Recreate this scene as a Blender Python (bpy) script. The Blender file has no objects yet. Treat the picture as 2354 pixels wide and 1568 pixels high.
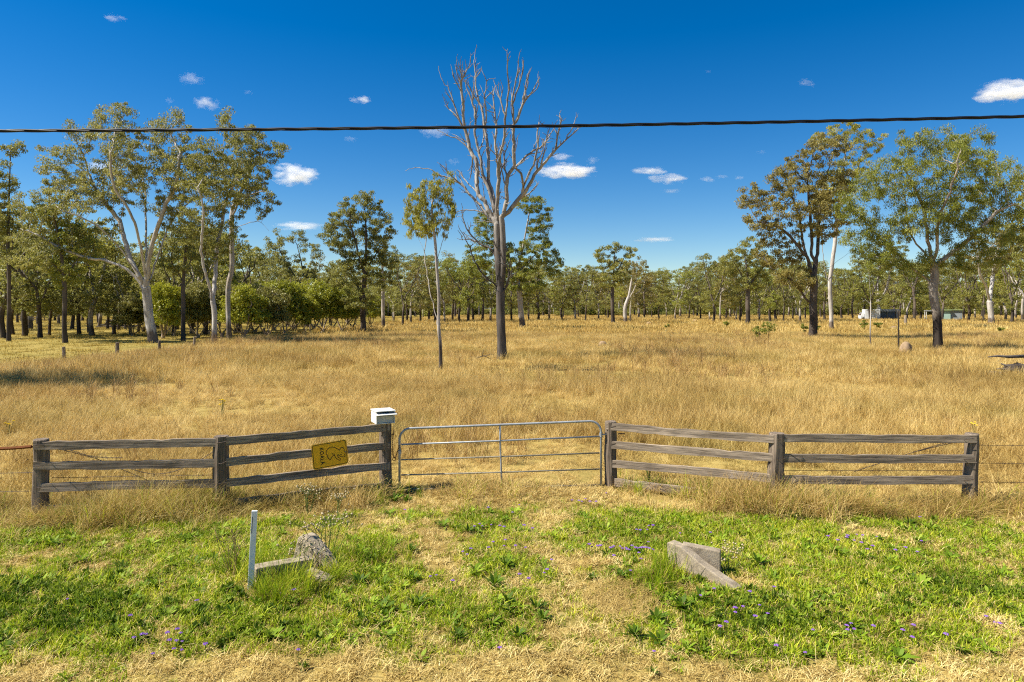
import bpy, math, random
import numpy as np
from mathutils import Vector, Matrix
R = math.radians
SC = bpy.context.scene
ROOT = SC.collection

# ------------------------------------------------------------------ camera
F, HOR, CAMH = 1533.0, 708.0, 3.3          # focal length and horizon in a 2353 x 1568 frame, eye height
cam_d = bpy.data.cameras.new('camera')
cam = bpy.data.objects.new('camera', cam_d); ROOT.objects.link(cam)
cam.location = (0, 0, CAMH); cam.rotation_euler = (R(90), 0, 0)
cam_d.sensor_width = 36; cam_d.lens = F / 2353 * 36
cam_d.shift_y = -(784 - HOR) / 2353
cam_d.clip_start = 0.1; cam_d.clip_end = 20000
SC.camera = cam

# ------------------------------------------------------------------ sky and sun
SUN_EL, SUN_AZ = 50.0, 8.0      # from the left (-X), swung a few degrees towards the camera
sdir = Vector((-math.cos(R(SUN_EL)) * math.cos(R(SUN_AZ)), -math.cos(R(SUN_EL)) * math.sin(R(SUN_AZ)), math.sin(R(SUN_EL))))
world = bpy.data.worlds.new('World'); SC.world = world; world.use_nodes = True
wn = world.node_tree; wn.nodes.clear()
sky = wn.nodes.new('ShaderNodeTexSky'); sky.sky_type = 'NISHITA'; sky.sun_disc = False
sky.sun_elevation = R(SUN_EL); sky.sun_rotation = math.atan2(sdir.x, sdir.y)
sky.altitude = 400; sky.air_density = 1.0; sky.dust_density = 0.05; sky.ozone_density = 3.5
hsv = wn.nodes.new('ShaderNodeHueSaturation'); hsv.inputs['Saturation'].default_value = 1.45; hsv.inputs['Hue'].default_value = .505
hsv.inputs['Value'].default_value = .9
bg = wn.nodes.new('ShaderNodeBackground'); bg.inputs['Strength'].default_value = 0.070
wo = wn.nodes.new('ShaderNodeOutputWorld')
wn.links.new(sky.outputs[0], hsv.inputs['Color']); wn.links.new(hsv.outputs[0], bg.inputs[0]); wn.links.new(bg.outputs[0], wo.inputs[0])
sun_d = bpy.data.lights.new('sun', 'SUN'); sun_d.energy = 4.8; sun_d.angle = R(0.53); sun_d.color = (1.0, 0.95, 0.85)
sun = bpy.data.objects.new('sun', sun_d); ROOT.objects.link(sun)
sun.rotation_euler = sdir.to_track_quat('Z', 'Y').to_euler(); sun.location = sdir * 100
vs = SC.view_settings; vs.view_transform = 'Standard'; vs.look = 'None'; vs.exposure = 1.0; vs.gamma = 1.0; vs.use_curve_mapping = False
cy = SC.cycles
cy.max_bounces = 5; cy.adaptive_threshold = .02; cy.diffuse_bounces = 2; cy.glossy_bounces = 1; cy.transmission_bounces = 2; cy.volume_bounces = 5; cy.transparent_max_bounces = 8
cy.use_denoising = False; cy.caustics_reflective = False; cy.caustics_refractive = False
cy.filter_width = 1.15

# ------------------------------------------------------------------ helpers
rng = np.random.default_rng(7)
def P(px, py, Y): return Vector(((px - 1176.5) / F * Y, Y, CAMH + (HOR - py) / F * Y))
def atz(px, py, z=0.0):
    Y = (CAMH - z) * F / (py - HOR)
    return Vector(((px - 1176.5) / F * Y, Y, z))
def GD(py): return CAMH * F / (py - HOR)          # depth of the ground seen at that row
def to_px(x, y): return x / y * F + 1176.5, HOR + CAMH * F / y

def smooth_noise(x, y, seed=0):
    """cheap value noise made of sines, about -1..1"""
    r = np.random.default_rng(seed); s = 0
    for k in range(6):
        a = r.uniform(0, 6.28); f = r.uniform(.6, 1.7); p = r.uniform(0, 6.28)
        s = s + np.sin(f * (np.cos(a) * x + np.sin(a) * y) + p + .8 * np.sin(.7 * f * (np.cos(a + 1.3) * x + np.sin(a + 1.3) * y) + 2 * p))
    return s / 3.0
def ground_z(x, y):
    x = np.asarray(x, float); y = np.asarray(y, float)
    near = np.clip(1 - (y - 25) / 40, 0, 1)
    return near * (0.028 * smooth_noise(x * 1.4, y * 1.4, 3) + 0.012 * smooth_noise(x * 5, y * 5, 4))

def np_mesh(name, V, Q, mats, tint=None, smooth=False, midx=None):
    V = np.asarray(V, np.float32); Q = np.asarray(Q, np.int32)
    me = bpy.data.meshes.new(name)
    k = Q.shape[1]
    me.vertices.add(len(V)); me.vertices.foreach_set('co', V.ravel())
    me.loops.add(Q.size); me.loops.foreach_set('vertex_index', Q.ravel())
    me.polygons.add(len(Q)); me.polygons.foreach_set('loop_start', np.arange(0, Q.size, k, dtype=np.int32))
    for m in (mats if isinstance(mats, (list, tuple)) else [mats]): me.materials.append(m)
    if midx is not None: me.polygons.foreach_set('material_index', np.asarray(midx, np.int32))
    me.polygons.foreach_set('use_smooth', np.full(len(Q), smooth, dtype=bool))
    if tint is not None:
        a = me.attributes.new('tint', 'FLOAT', 'POINT'); a.data.foreach_set('value', np.asarray(tint, np.float32))
    me.update(calc_edges=True)
    return me

class MB:
    """collects boxes, tubes, lathes; build() links them as one mesh object"""
    def __init__(s): s.v = []; s.f = []
    def add(s, vs, fs):
        n = len(s.v); s.v += [tuple(v) for v in vs]; s.f += [tuple(i + n for i in f) for f in fs]; return s
    def box(s, c, d, m=None):
        x, y, z = d[0] / 2, d[1] / 2, d[2] / 2
        vs = [Vector((a * x, b * y, e * z)) for a in (-1, 1) for b in (-1, 1) for e in (-1, 1)]
        vs = [((m @ v) if m else v) + Vector(c) for v in vs]
        return s.add(vs, [(0, 1, 3, 2), (4, 6, 7, 5), (0, 4, 5, 1), (2, 3, 7, 6), (0, 2, 6, 4), (1, 5, 7, 3)])
    def tube(s, pts, rad, n=8, cap=True):
        pts = [Vector(p) for p in pts]; rs = rad if isinstance(rad, (list, tuple)) else [rad] * len(pts)
        vs = []; fs = []; ref = None
        for i, p in enumerate(pts):
            d = (pts[min(i + 1, len(pts) - 1)] - pts[max(i - 1, 0)]).normalized()
            if ref is None: ref = Vector((0, 0, 1)) if abs(d.z) < .9 else Vector((1, 0, 0))
            a = (ref - d * ref.dot(d)).normalized(); b = d.cross(a); ref = a
            for k in range(n):
                t = 2 * math.pi * k / n; vs.append(p + (a * math.cos(t) + b * math.sin(t)) * rs[i])
        for i in range(len(pts) - 1):
            for k in range(n): fs.append((i * n + k, i * n + (k + 1) % n, (i + 1) * n + (k + 1) % n, (i + 1) * n + k))
        if cap: fs.append(tuple(range(n - 1, -1, -1))); fs.append(tuple((len(pts) - 1) * n + k for k in range(n)))
        return s.add(vs, fs)
    def mesh(s, name, mat, smooth=False):
        me = bpy.data.meshes.new(name); me.from_pydata(s.v, [], s.f); me.materials.append(mat)
        me.polygons.foreach_set('use_smooth', [smooth] * len(me.polygons)); me.update(); return me
    def build(s, name, mat, parent=None, smooth=False, loc=None, bevel=0):
        o = bpy.data.objects.new(name, s.mesh(name, mat, smooth)); ROOT.objects.link(o); o.parent = parent
        if loc is not None: o.location = loc
        if bevel:
            b = o.modifiers.new('bevel', 'BEVEL'); b.width = bevel; b.segments = 2; b.limit_method = 'ANGLE'
        return o

def obj(name, me, parent=None, loc=None):
    o = bpy.data.objects.new(name, me); ROOT.objects.link(o); o.parent = parent
    if loc is not None: o.location = loc
    return o
def tag(o, label=None, cat=None, group=None, kind=None):
    if label: o['label'] = label
    if cat: o['category'] = cat
    if group: o['group'] = group
    if kind: o['kind'] = kind
    return o
def thing(name, label, cat, loc=(0, 0, 0), rz=0, group=None):
    o = bpy.data.objects.new(name, None); ROOT.objects.link(o); o.location = loc; o.rotation_euler = (0, 0, rz)
    o.empty_display_size = .2
    return tag(o, label, cat, group)
def copy_tree(o, parent=None):
    c = o.copy(); ROOT.objects.link(c); c.parent = parent
    for ch in o.children: copy_tree(ch, c)
    return c

# ------------------------------------------------------------------ materials
MATS = {}
class NT:
    def __init__(s, name):
        s.m = bpy.data.materials.new(name); s.m.use_nodes = True; s.t = s.m.node_tree; s.t.nodes.clear()
        s.out = s.t.nodes.new('ShaderNodeOutputMaterial'); MATS[name] = s.m
    def n(s, typ, **kw):
        nd = s.t.nodes.new('ShaderNode' + typ)
        for k, v in kw.items():
            if hasattr(nd, k) and k not in nd.inputs: setattr(nd, k, v)
            else: nd.inputs[k].default_value = v
        return nd
    def l(s, a, b): s.t.links.new(a, b)
    def ramp(s, fac, stops):
        r = s.t.nodes.new('ShaderNodeValToRGB'); e = r.color_ramp.elements
        while len(e) < len(stops): e.new(.5)
        for el, (p, c) in zip(e, stops): el.position = p; el.color = (*c, 1) if len(c) == 3 else c
        s.l(fac, r.inputs[0]); return r.outputs[0]
    def mix(s, fac, a, b, typ='MIX'):
        m = s.t.nodes.new('ShaderNodeMix'); m.data_type = 'RGBA'; m.blend_type = typ
        for sock, v in ((m.inputs[0], fac), (m.inputs[6], a), (m.inputs[7], b)):
            if isinstance(v, (int, float)): sock.default_value = v
            elif isinstance(v, tuple): sock.default_value = (*v, 1)
            else: s.l(v, sock)
        return m.outputs[2]
    def math(s, op, a, b=0.0, c=0.0):
        m = s.t.nodes.new('ShaderNodeMath'); m.operation = op
        for i, v in enumerate((a, b, c)):
            if isinstance(v, (int, float)): m.inputs[i].default_value = v
            else: s.l(v, m.inputs[i])
        return m.outputs[0]
    def noise(s, vec, scale, detail=3, rough=.55, dist=0.0):
        n = s.n('TexNoise', Scale=scale, Detail=detail, Roughness=rough, Distortion=dist)
        if vec is not None: s.l(vec, n.inputs['Vector'])
        return n.outputs['Fac']
    def mapv(s, vec, scale=(1, 1, 1), loc=(0, 0, 0)):
        m = s.t.nodes.new('ShaderNodeMapping'); m.inputs['Scale'].default_value = scale; m.inputs['Location'].default_value = loc
        s.l(vec, m.inputs[0]); return m.outputs[0]
    def coord(s, kind='Object'): return s.n('TexCoord').outputs[kind]
    def pos(s): return s.n('NewGeometry').outputs['Position']
    def attr(s, name, kind='GEOMETRY'):
        a = s.n('Attribute', attribute_name=name, attribute_type=kind); return a.outputs['Fac']
    def bsdf(s, col, rough=.8, spec=.25, metal=0.0, bump=None, bstr=.3, bdist=.01, transl=0.0, tcol=None):
        b = s.n('BsdfPrincipled', Metallic=metal); b.inputs['Specular IOR Level'].default_value = spec
        for sock, v in ((b.inputs['Base Color'], col), (b.inputs['Roughness'], rough)):
            if isinstance(v, tuple): sock.default_value = (*v, 1)
            elif isinstance(v, (int, float)): sock.default_value = v
            else: s.l(v, sock)
        if bump is not None:
            bp = s.n('Bump', Strength=bstr, Distance=bdist); s.l(bump, bp.inputs['Height']); s.l(bp.outputs[0], b.inputs['Normal'])
        res = b.outputs[0]
        if transl > 0:
            t = s.n('BsdfTranslucent'); c = tcol if tcol is not None else col
            if isinstance(c, tuple): t.inputs[0].default_value = (*c, 1)
            else: s.l(c, t.inputs[0])
            mx = s.n('MixShader'); mx.inputs[0].default_value = transl; s.l(res, mx.inputs[1]); s.l(t.outputs[0], mx.inputs[2]); res = mx.outputs[0]
        s.l(res, s.out.inputs[0]); return s.m

def leaf_mat(name, dark, mid, light, rnd=.35, transl=.42):
    t = NT(name); a = t.attr('tint'); o = t.n('ObjectInfo').outputs['Random']
    n = t.noise(t.coord('Object'), .45, 2)
    f = t.math('ADD', t.math('MULTIPLY', a, .62), t.math('ADD', t.math('MULTIPLY', n, .55), t.math('MULTIPLY_ADD', o, .16, -.18)))
    c = t.ramp(f, [(.12, dark), (.5, mid), (.88, light)])
    return t.bsdf(c, .5, .35, transl=transl, tcol=t.mix(.5, c, light))
leaf_mat('leaf_olive', (.088, .098, .018), (.236, .238, .046), (.46, .41, .100))
leaf_mat('leaf_grey', (.090, .102, .024), (.240, .240, .055), (.48, .43, .120))
leaf_mat('leaf_green', (.080, .104, .014), (.232, .255, .034), (.47, .45, .080))
leaf_mat('leaf_lime', (.130, .142, .016), (.330, .320, .042), (.58, .51, .095))
leaf_mat('leaf_brown', (.092, .082, .020), (.250, .212, .052), (.44, .36, .100))
leaf_mat('leaf_paperbark', (.075, .095, .008), (.270, .285, .018), (.58, .54, .045), transl=.25)
leaf_mat('leaf_paperbark_dull', (.085, .085, .018), (.235, .220, .045), (.46, .41, .11), transl=.25)

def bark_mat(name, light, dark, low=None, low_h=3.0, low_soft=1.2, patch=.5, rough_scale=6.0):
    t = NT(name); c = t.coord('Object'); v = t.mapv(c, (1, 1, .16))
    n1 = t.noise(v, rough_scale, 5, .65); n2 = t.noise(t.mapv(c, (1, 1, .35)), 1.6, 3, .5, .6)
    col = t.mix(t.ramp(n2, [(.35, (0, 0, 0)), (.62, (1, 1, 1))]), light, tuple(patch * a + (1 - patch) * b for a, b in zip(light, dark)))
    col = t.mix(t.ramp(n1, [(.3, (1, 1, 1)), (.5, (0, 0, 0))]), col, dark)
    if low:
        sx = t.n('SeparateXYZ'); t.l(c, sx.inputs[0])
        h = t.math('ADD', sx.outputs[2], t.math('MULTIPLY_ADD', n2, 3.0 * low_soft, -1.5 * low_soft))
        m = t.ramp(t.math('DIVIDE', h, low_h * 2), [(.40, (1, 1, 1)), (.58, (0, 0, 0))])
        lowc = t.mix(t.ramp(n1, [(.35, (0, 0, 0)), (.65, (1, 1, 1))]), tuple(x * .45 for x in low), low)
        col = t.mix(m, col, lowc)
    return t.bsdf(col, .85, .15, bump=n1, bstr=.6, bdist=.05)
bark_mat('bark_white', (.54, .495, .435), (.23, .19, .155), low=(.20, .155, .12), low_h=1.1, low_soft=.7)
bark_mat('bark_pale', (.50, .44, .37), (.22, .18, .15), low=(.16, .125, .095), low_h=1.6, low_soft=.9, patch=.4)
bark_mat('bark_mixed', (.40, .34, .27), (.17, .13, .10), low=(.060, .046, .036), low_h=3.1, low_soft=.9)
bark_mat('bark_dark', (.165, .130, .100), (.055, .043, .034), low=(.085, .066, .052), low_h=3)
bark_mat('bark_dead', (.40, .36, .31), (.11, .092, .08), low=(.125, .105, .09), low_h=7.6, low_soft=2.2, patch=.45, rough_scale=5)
bark_mat('bark_paper', (.40, .31, .22), (.16, .11, .075), patch=.5)

def wood_mat(name, light, mid, dark, sc=1.0):
    t = NT(name); c = t.coord('Object'); o = t.n('ObjectInfo').outputs['Random']
    cc = t.n('VectorMath', operation='ADD'); t.l(c, cc.inputs[0])
    cm = t.n('CombineXYZ'); t.l(t.math('MULTIPLY', o, 37.0), cm.inputs[0]); t.l(t.math('MULTIPLY', o, 11.0), cm.inputs[1]); t.l(cm.outputs[0], cc.inputs[1]); c = cc.outputs[0]
    g = t.noise(t.mapv(c, (1.1, 26 * sc, 26 * sc)), 1.6, 6, .7, .25)
    b = t.noise(t.mapv(c, (.8, 3, 3)), 1.3, 3, .6)
    col = t.ramp(g, [(.28, dark), (.46, mid), (.70, light)])
    col = t.mix(t.math('MULTIPLY', t.ramp(b, [(.42, (0, 0, 0)), (.62, (1, 1, 1))]), .75), col, t.mix(.5, col, dark))
    return t.bsdf(col, .88, .12, bump=g, bstr=.7, bdist=.012)
wood_mat('wood_grey', (.56, .44, .315), (.25, .195, .14), (.036, .027, .020))
wood_mat('wood_post', (.34, .265, .19), (.165, .125, .090), (.030, .023, .017))
def flat_mat(name, col, rough=.6, spec=.3, metal=0, wear=.25, scale=8):
    t = NT(name); n = t.noise(t.coord('Object'), scale, 4, .6)
    c = t.mix(t.ramp(n, [(.35, (0, 0, 0)), (.75, (1, 1, 1))]), col, tuple(x * (1 - wear) for x in col))
    return t.bsdf(c, rough, spec, metal, bump=n, bstr=.08, bdist=.01)
flat_mat('galvanised', (.40, .41, .41), .6, .4, .25, .4, 12)
flat_mat('galvanised_old', (.34, .30, .22), .75, .25, .1, .45, 18)
flat_mat('rust', (.17, .062, .022), .9, .1, 0, .5, 25)
flat_mat('wire', (.085, .060, .045), .7, .3, .3, .4, 20)
flat_mat('paint_white', (.76, .74, .66), .55, .35, 0, .28, 7)
flat_mat('paint_white_shaded', (.50, .50, .47), .5, .4, 0, .18, 9)  # letterbox white darkened: shade on its recessed front put into the colour
flat_mat('marker_white', (.76, .77, .78), .55, .3, 0, .15, 14)
flat_mat('slot_dark', (.05, .05, .05), .6)
flat_mat('sign_yellow', (.88, .45, .008), .45, .35, 0, .08, 6)
flat_mat('sign_black', (.012, .011, .010), .5, .3)
flat_mat('cable_black', (.008, .008, .012), .55, .3, 0, .2, 5)
flat_mat('mound', (.36, .25, .15), .95, .05, 0, .4, 5)
flat_mat('tin_white', (.74, .75, .75), .5, .4, 0, .15, 1)
flat_mat('tin_blue', (.075, .105, .15), .6, .4, 0, .3, 1)
flat_mat('tin_grey', (.28, .31, .33), .6, .4, 0, .3, 1)
flat_mat('hut_green', (.33, .46, .40), .6, .3, 0, .15, 1)
flat_mat('roof_green', (.36, .45, .20), .6, .3, 0, .2, 1)
flat_mat('glass_dark', (.10, .06, .045), .2, .5)
flat_mat('flower_purple', (.25, .11, .44), .6, .2, 0, .3, 30)
flat_mat('flower_yellow', (.75, .50, .015), .6, .2, 0, .2, 30)
flat_mat('seed_head', (.46, .37, .22), .9, .05, 0, .2, 30)
flat_mat('stem_dry', (.30, .20, .10), .9, .1, 0, .3, 9)
flat_mat('stem_green', (.11, .15, .03), .7, .2, 0, .3, 9)
t = NT('concrete'); c = t.coord('Object'); n = t.noise(c, 9, 6, .7); n2 = t.noise(c, 60, 3, .6)
t.bsdf(t.mix(t.ramp(n2, [(.4, (0, 0, 0)), (.7, (1, 1, 1))]), t.ramp(n, [(.3, (.15, .115, .07)), (.5, (.37, .295, .195)), (.72, (.52, .43, .295))]), (.24, .20, .16)), .92, .1, bump=n2, bstr=.5, bdist=.012)

# ground: soil and thatch showing between the blades
t = NT('ground'); p = t.pos(); g = t.attr('green')
n1 = t.noise(p, .22, 4, .6); n2 = t.noise(p, 3.5, 5, .7); n3 = t.noise(p, 38, 4, .7)
dry = t.ramp(n2, [(.25, (.22, .150, .040)), (.5, (.40, .285, .085)), (.75, (.55, .41, .140))])
dry = t.mix(t.math('MULTIPLY', t.ramp(n1, [(.45, (0, 0, 0)), (.65, (1, 1, 1))]), .45), dry, (.20, .175, .042))
grn = t.ramp(n2, [(.25, (.085, .098, .012)), (.75, (.22, .235, .028))])
col = t.mix(t.math('MULTIPLY', g, .85), dry, grn)
col = t.mix(t.ramp(n3, [(.3, (1, 1, 1)), (.55, (0, 0, 0))]), col, t.mix(.5, col, (.05, .032, .014)))
t.bsdf(col, .95, .05, bump=n3, bstr=.6, bdist=.03)

def blade_mat(name, lo, mid, hi, transl=.25, big=.12, alt=None, alt_lo=.5, alt_hi=.68, altamt=.7):
    t = NT(name); a = t.attr('tint'); i = t.attr('itint', 'INSTANCER'); p = t.pos()
    n = t.noise(p, big, 4, .6)
    f = t.math('ADD', t.math('MULTIPLY', a, .48), t.math('ADD', t.math('MULTIPLY', i, .50), t.math('MULTIPLY_ADD', n, 1.0, -.50)))
    c = t.ramp(f, [(.12, lo), (.5, mid), (.9, hi)])
    if alt:
        n2 = t.noise(t.mapv(p, (1, 1, 1), (31, 17, 0)), big * 1.7, 3, .6)
        c = t.mix(t.math('MULTIPLY', t.ramp(n2, [(alt_lo, (0, 0, 0)), (alt_hi, (1, 1, 1))]), altamt), c, t.mix(.55, c, alt, 'MIX'))
    return t.bsdf(c, .6, .22, transl=transl)
blade_mat('blade_dry', (.25, .150, .038), (.58, .395, .118), (.90, .69, .290), transl=.34, alt=(.29, .255, .050))
blade_mat('blade_far', (.35, .215, .052), (.59, .405, .120), (.82, .62, .235), transl=.34, big=.05, alt=(.32, .27, .055))
blade_mat('blade_grazed', (.31, .215, .036), (.48, .340, .066), (.63, .46, .120), big=.10, alt=(.20, .215, .035))
blade_mat('blade_straw', (.36, .240, .065), (.66, .490, .165), (.90, .74, .330), transl=.3, big=.8)
blade_mat('blade_green', (.110, .165, .004), (.290, .395, .008), (.68, .66, .050), transl=.4, big=.8)
blade_mat('blade_lush', (.055, .098, .006), (.130, .205, .010), (.30, .36, .030), transl=.35, big=1.2)
blade_mat('leaf_broad', (.075, .130, .008), (.195, .300, .014), (.40, .49, .045), transl=.35, big=1.2)

# ------------------------------------------------------------------ ground sheet
GREEN = [(150, 1235, 360, 50, .95), (160, 1400, 360, 72, 1.3), (600, 1440, 280, 62, 1.05), (855, 1300, 85, 80, 1.2), (1120, 1300, 75, 62, .75), (330, 1320, 260, 50, .55),
         (1140, 1370, 80, 62, .7), (930, 1390, 95, 95, .65), (1090, 1205, 90, 38, .75), (890, 1165, 120, 38, 1.0), (1640, 1230, 330, 62, 1.1), (2100, 1310, 360, 105, 1.15),
         (1760, 1425, 230, 70, 1.3), (1560, 1320, 95, 55, 1.0), (2130, 1450, 290, 60, .95), (1400, 1185, 95, 50, .95), (480, 1260, 190, 60, .9), (1000, 1420, 130, 55, .5),
         (1470, 1455, 55, 32, .6), (1850, 1495, 140, 42, .55), (330, 1490, 240, 34, .45), (650, 1290, 110, 60, .6), (1140, 1440, 110, 50, .5), (1330, 1350, 110, 50, .3), (1380, 1480, 120, 36, .35)]
BROWN = [(1265, 1240, 38, 55, .55), (1010, 1230, 50, 66, .4), (1420, 1370, 62, 40, 1.0), (1320, 1420, 40, 60, .25), (250, 1302, 120, 14, .45), (1900, 1395, 60, 12, .35),
         (1820, 1325, 90, 14, .45), (2020, 1310, 60, 12, .45), (1180, 1568, 1600, 36, .55), (600, 1330, 50, 24, .25)]
def green_at(x, y):
    x = np.asarray(x, float); y = np.maximum(np.asarray(y, float), .5)
    px, py = to_px(x, y); g = np.zeros_like(px)
    for cx, cyy, rx, ry, w in GREEN: g += .85 * w * np.exp(-((px - cx) / (rx * 1.12)) ** 2 - ((py - cyy) / (ry * 1.12)) ** 2)
    for cx, cyy, rx, ry, w in BROWN: g -= w * np.exp(-((px - cx) / rx) ** 2 - ((py - cyy) / ry) ** 2)
    g = g + .30 * smooth_noise(x * 2.2, y * 2.2, 11) + .42 * smooth_noise(x * 6.5, y * 6.5, 12)
    g *= np.clip((11.3 - y + .7 * smooth_noise(x * .9, y * .9, 5)) / 1.2, 0, 1)
    return np.clip(.16 + .76 * g, .0, .88) * np.clip((11.4 - y) / .6, 0, 1)
def graded(lo, hi, step, far, ratio=1.22):
    a = list(np.arange(lo, hi + 1e-6, step)); s = step
    while a[-1] < far: s *= ratio; a.append(a[-1] + s)
    return a
ys = graded(-6, 16, .11, 6000); s = .11; front = [-6.0]
while front[-1] > -4000: s *= 1.5; front.append(front[-1] - s)
ys = np.array(front[:0:-1] + list(ys))
xr = graded(0, 11, .11, 6000); xs = np.array([-v for v in xr[:0:-1]] + xr)
gx, gy = np.meshgrid(xs, ys); gz = ground_z(gx, gy)
nx, ny = len(xs), len(ys)
idx = np.arange(nx * ny).reshape(ny, nx)
Q = np.stack([idx[:-1, :-1], idx[:-1, 1:], idx[1:, 1:], idx[1:, :-1]], -1).reshape(-1, 4)
me = np_mesh('ground', np.stack([gx, gy, gz], -1).reshape(-1, 3), Q, MATS['ground'], smooth=True)
a = me.attributes.new('green', 'FLOAT', 'POINT')
gg = np.where(gy > 2, green_at(gx, np.maximum(gy, 2)), .4)
gg = np.where((gx < -27.5) & (gy > 30), .25, gg)
a.data.foreach_set('value', gg.astype(np.float32).ravel())
tag(obj('ground', me), kind='structure')

# low wooded rise far behind the trees
hx = np.linspace(-3000, 3000, 90); rows = []
for r_, (yy, hh) in enumerate(((2300, 0), (2500, .5), (2700, 1), (3100, .8))):
    rows.append(np.stack([hx, np.full_like(hx, yy), -5 + hh * (70 + 45 * np.exp(-((hx - 1750) / 500) ** 2) + 14 * smooth_noise(hx / 160, hx * 0, 8))], -1))
V = np.concatenate(rows); n = len(hx)
Q = [(r * n + i, r * n + i + 1, (r + 1) * n + i + 1, (r + 1) * n + i) for r in range(3) for i in range(n - 1)]
t = NT('far_hill'); t.bsdf(t.ramp(t.noise(t.pos(), .02, 5, .7), [(.3, (.05, .065, .055)), (.7, (.10, .115, .085))]), .9, .05)  # woodland green pulled towards blue, distance haze put into the colour
tag(obj('hills', np_mesh('hills', V, Q, MATS['far_hill'], smooth=True)), kind='structure')

# ------------------------------------------------------------------ scattered grass (uncountable: stuff)
def blade_set(n, rad, h0, h1, w, lean, segs=2, r=rng, flat=0.0, tip=.15, wvar=.4):
    """n curved ribbons rooted in a disc; returns verts, quads, tint"""
    a = r.uniform(0, 6.283, n); d = rad * np.sqrt(r.uniform(0, 1, n))
    bx, by = d * np.cos(a), d * np.sin(a)
    h = r.uniform(h0, h1, n); la = r.uniform(0, 6.283, n); ln = lean * r.uniform(.2, 1.0, n)
    ww = w * r.uniform(1 - wvar, 1 + wvar, n); wa = la + np.pi / 2 + r.normal(0, .5, n)
    V = []; T = []
    tt = np.linspace(0, 1, segs + 1)
    for k, u in enumerate(tt):
        cx = bx + np.cos(la) * ln * h * (u ** 1.7 if not flat else u); cyy = by + np.sin(la) * ln * h * (u ** 1.7 if not flat else u)
        cz = h * u * (1 - .35 * ln * u) if not flat else flat * h * np.sin(u * 2.2) + .006
        wk = ww * (1 - (1 - tip) * u ** 1.6) / 2
        V.append(np.stack([cx - np.cos(wa) * wk, cyy - np.sin(wa) * wk, cz], -1)); V.append(np.stack([cx + np.cos(wa) * wk, cyy + np.sin(wa) * wk, cz], -1))
    V = np.stack(V, 1)                      # n, 2(segs+1), 3
    m = 2 * (segs + 1); base = (np.arange(n) * m)[:, None]
    Q = np.concatenate([np.stack([base[:, 0] + 2 * k, base[:, 0] + 2 * k + 1, base[:, 0] + 2 * k + 3, base[:, 0] + 2 * k + 2], -1) for k in range(segs)])
    T = np.repeat(r.uniform(0, 1, n), m)
    return V.reshape(-1, 3), Q, T
def merge(sets):
    V, Q, T, M = [], [], [], []; off = 0
    for k, (v, q, tt) in enumerate(sets):
        V.append(v); Q.append(q + off); T.append(tt); M.append(np.full(len(q), k)); off += len(v)
    return np.concatenate(V), np.concatenate(Q), np.concatenate(T), np.concatenate(M)

def proto_coll(name, meshes):
    c = bpy.data.collections.new(name)
    for k, m in enumerate(meshes):
        o = bpy.data.objects.new('%s_%02d' % (name, k), m); c.objects.link(o)
    return c
def scatter(name, pts, coll, scl, label, cat, tilt=.12, rotz=None, kind='stuff', itint=None):
    n = len(pts); me = bpy.data.meshes.new(name)
    me.vertices.add(n); me.vertices.foreach_set('co', np.asarray(pts, np.float32).ravel())
    rot = np.stack([rng.normal(0, tilt, n), rng.normal(0, tilt, n), rng.uniform(0, 6.283, n) if rotz is None else rotz], -1)
    scl = np.asarray(scl, np.float32)
    if scl.ndim == 1: scl = np.repeat(scl[:, None], 3, 1)
    a = me.attributes.new('rot', 'FLOAT_VECTOR', 'POINT'); a.data.foreach_set('vector', rot.astype(np.float32).ravel())
    a = me.attributes.new('scl', 'FLOAT_VECTOR', 'POINT'); a.data.foreach_set('vector', scl.astype(np.float32).ravel())
    a = me.attributes.new('idx', 'INT', 'POINT'); a.data.foreach_set('value', rng.integers(0, len(coll.objects), n).astype(np.int32))
    a = me.attributes.new('itint', 'FLOAT', 'POINT'); a.data.foreach_set('value', (rng.uniform(0, 1, n) if itint is None else itint).astype(np.float32))
    o = obj(name, me); tag(o, label, cat, kind=kind)
    ng = bpy.data.node_groups.new(name + '_nodes', 'GeometryNodeTree')
    ng.interface.new_socket('Geometry', in_out='INPUT', socket_type='NodeSocketGeometry'); ng.interface.new_socket('Geometry', in_out='OUTPUT', socket_type='NodeSocketGeometry')
    N = ng.nodes; gi = N.new('NodeGroupInput'); go = N.new('NodeGroupOutput'); ip = N.new('GeometryNodeInstanceOnPoints'); ci = N.new('GeometryNodeCollectionInfo')
    ci.inputs['Collection'].default_value = coll; ci.inputs['Separate Children'].default_value = True; ci.inputs['Reset Children'].default_value = True
    ip.inputs['Pick Instance'].default_value = True
    def na(nm, dt):
        x = N.new('GeometryNodeInputNamedAttribute'); x.data_type = dt; x.inputs['Name'].default_value = nm; return x.outputs[0]
    e2r = N.new('FunctionNodeEulerToRotation')
    L = ng.links.new
    L(gi.outputs[0], ip.inputs['Points']); L(ci.outputs[0], ip.inputs['Instance']); L(na('idx', 'INT'), ip.inputs['Instance Index'])
    L(na('rot', 'FLOAT_VECTOR'), e2r.inputs[0]); L(e2r.outputs[0], ip.inputs['Rotation']); L(na('scl', 'FLOAT_VECTOR'), ip.inputs['Scale']); L(ip.outputs[0], go.inputs[0])
    md = o.modifiers.new('scatter', 'NODES'); md.node_group = ng
    return o
def frustum_pts(n, y0, y1, side=.82, extra=1.5):
    """points spread evenly over the wedge of ground the place shows between two distances"""
    y = np.sqrt(rng.uniform(y0 * y0, y1 * y1, n)); x = rng.uniform(-1, 1, n) * (side * y + extra)
    return x, y
def mk(name, sets, mats):
    V, Q, T, M = merge(sets); return np_mesh(name, V, Q, [MATS[m] for m in mats], tint=T, midx=M)

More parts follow.
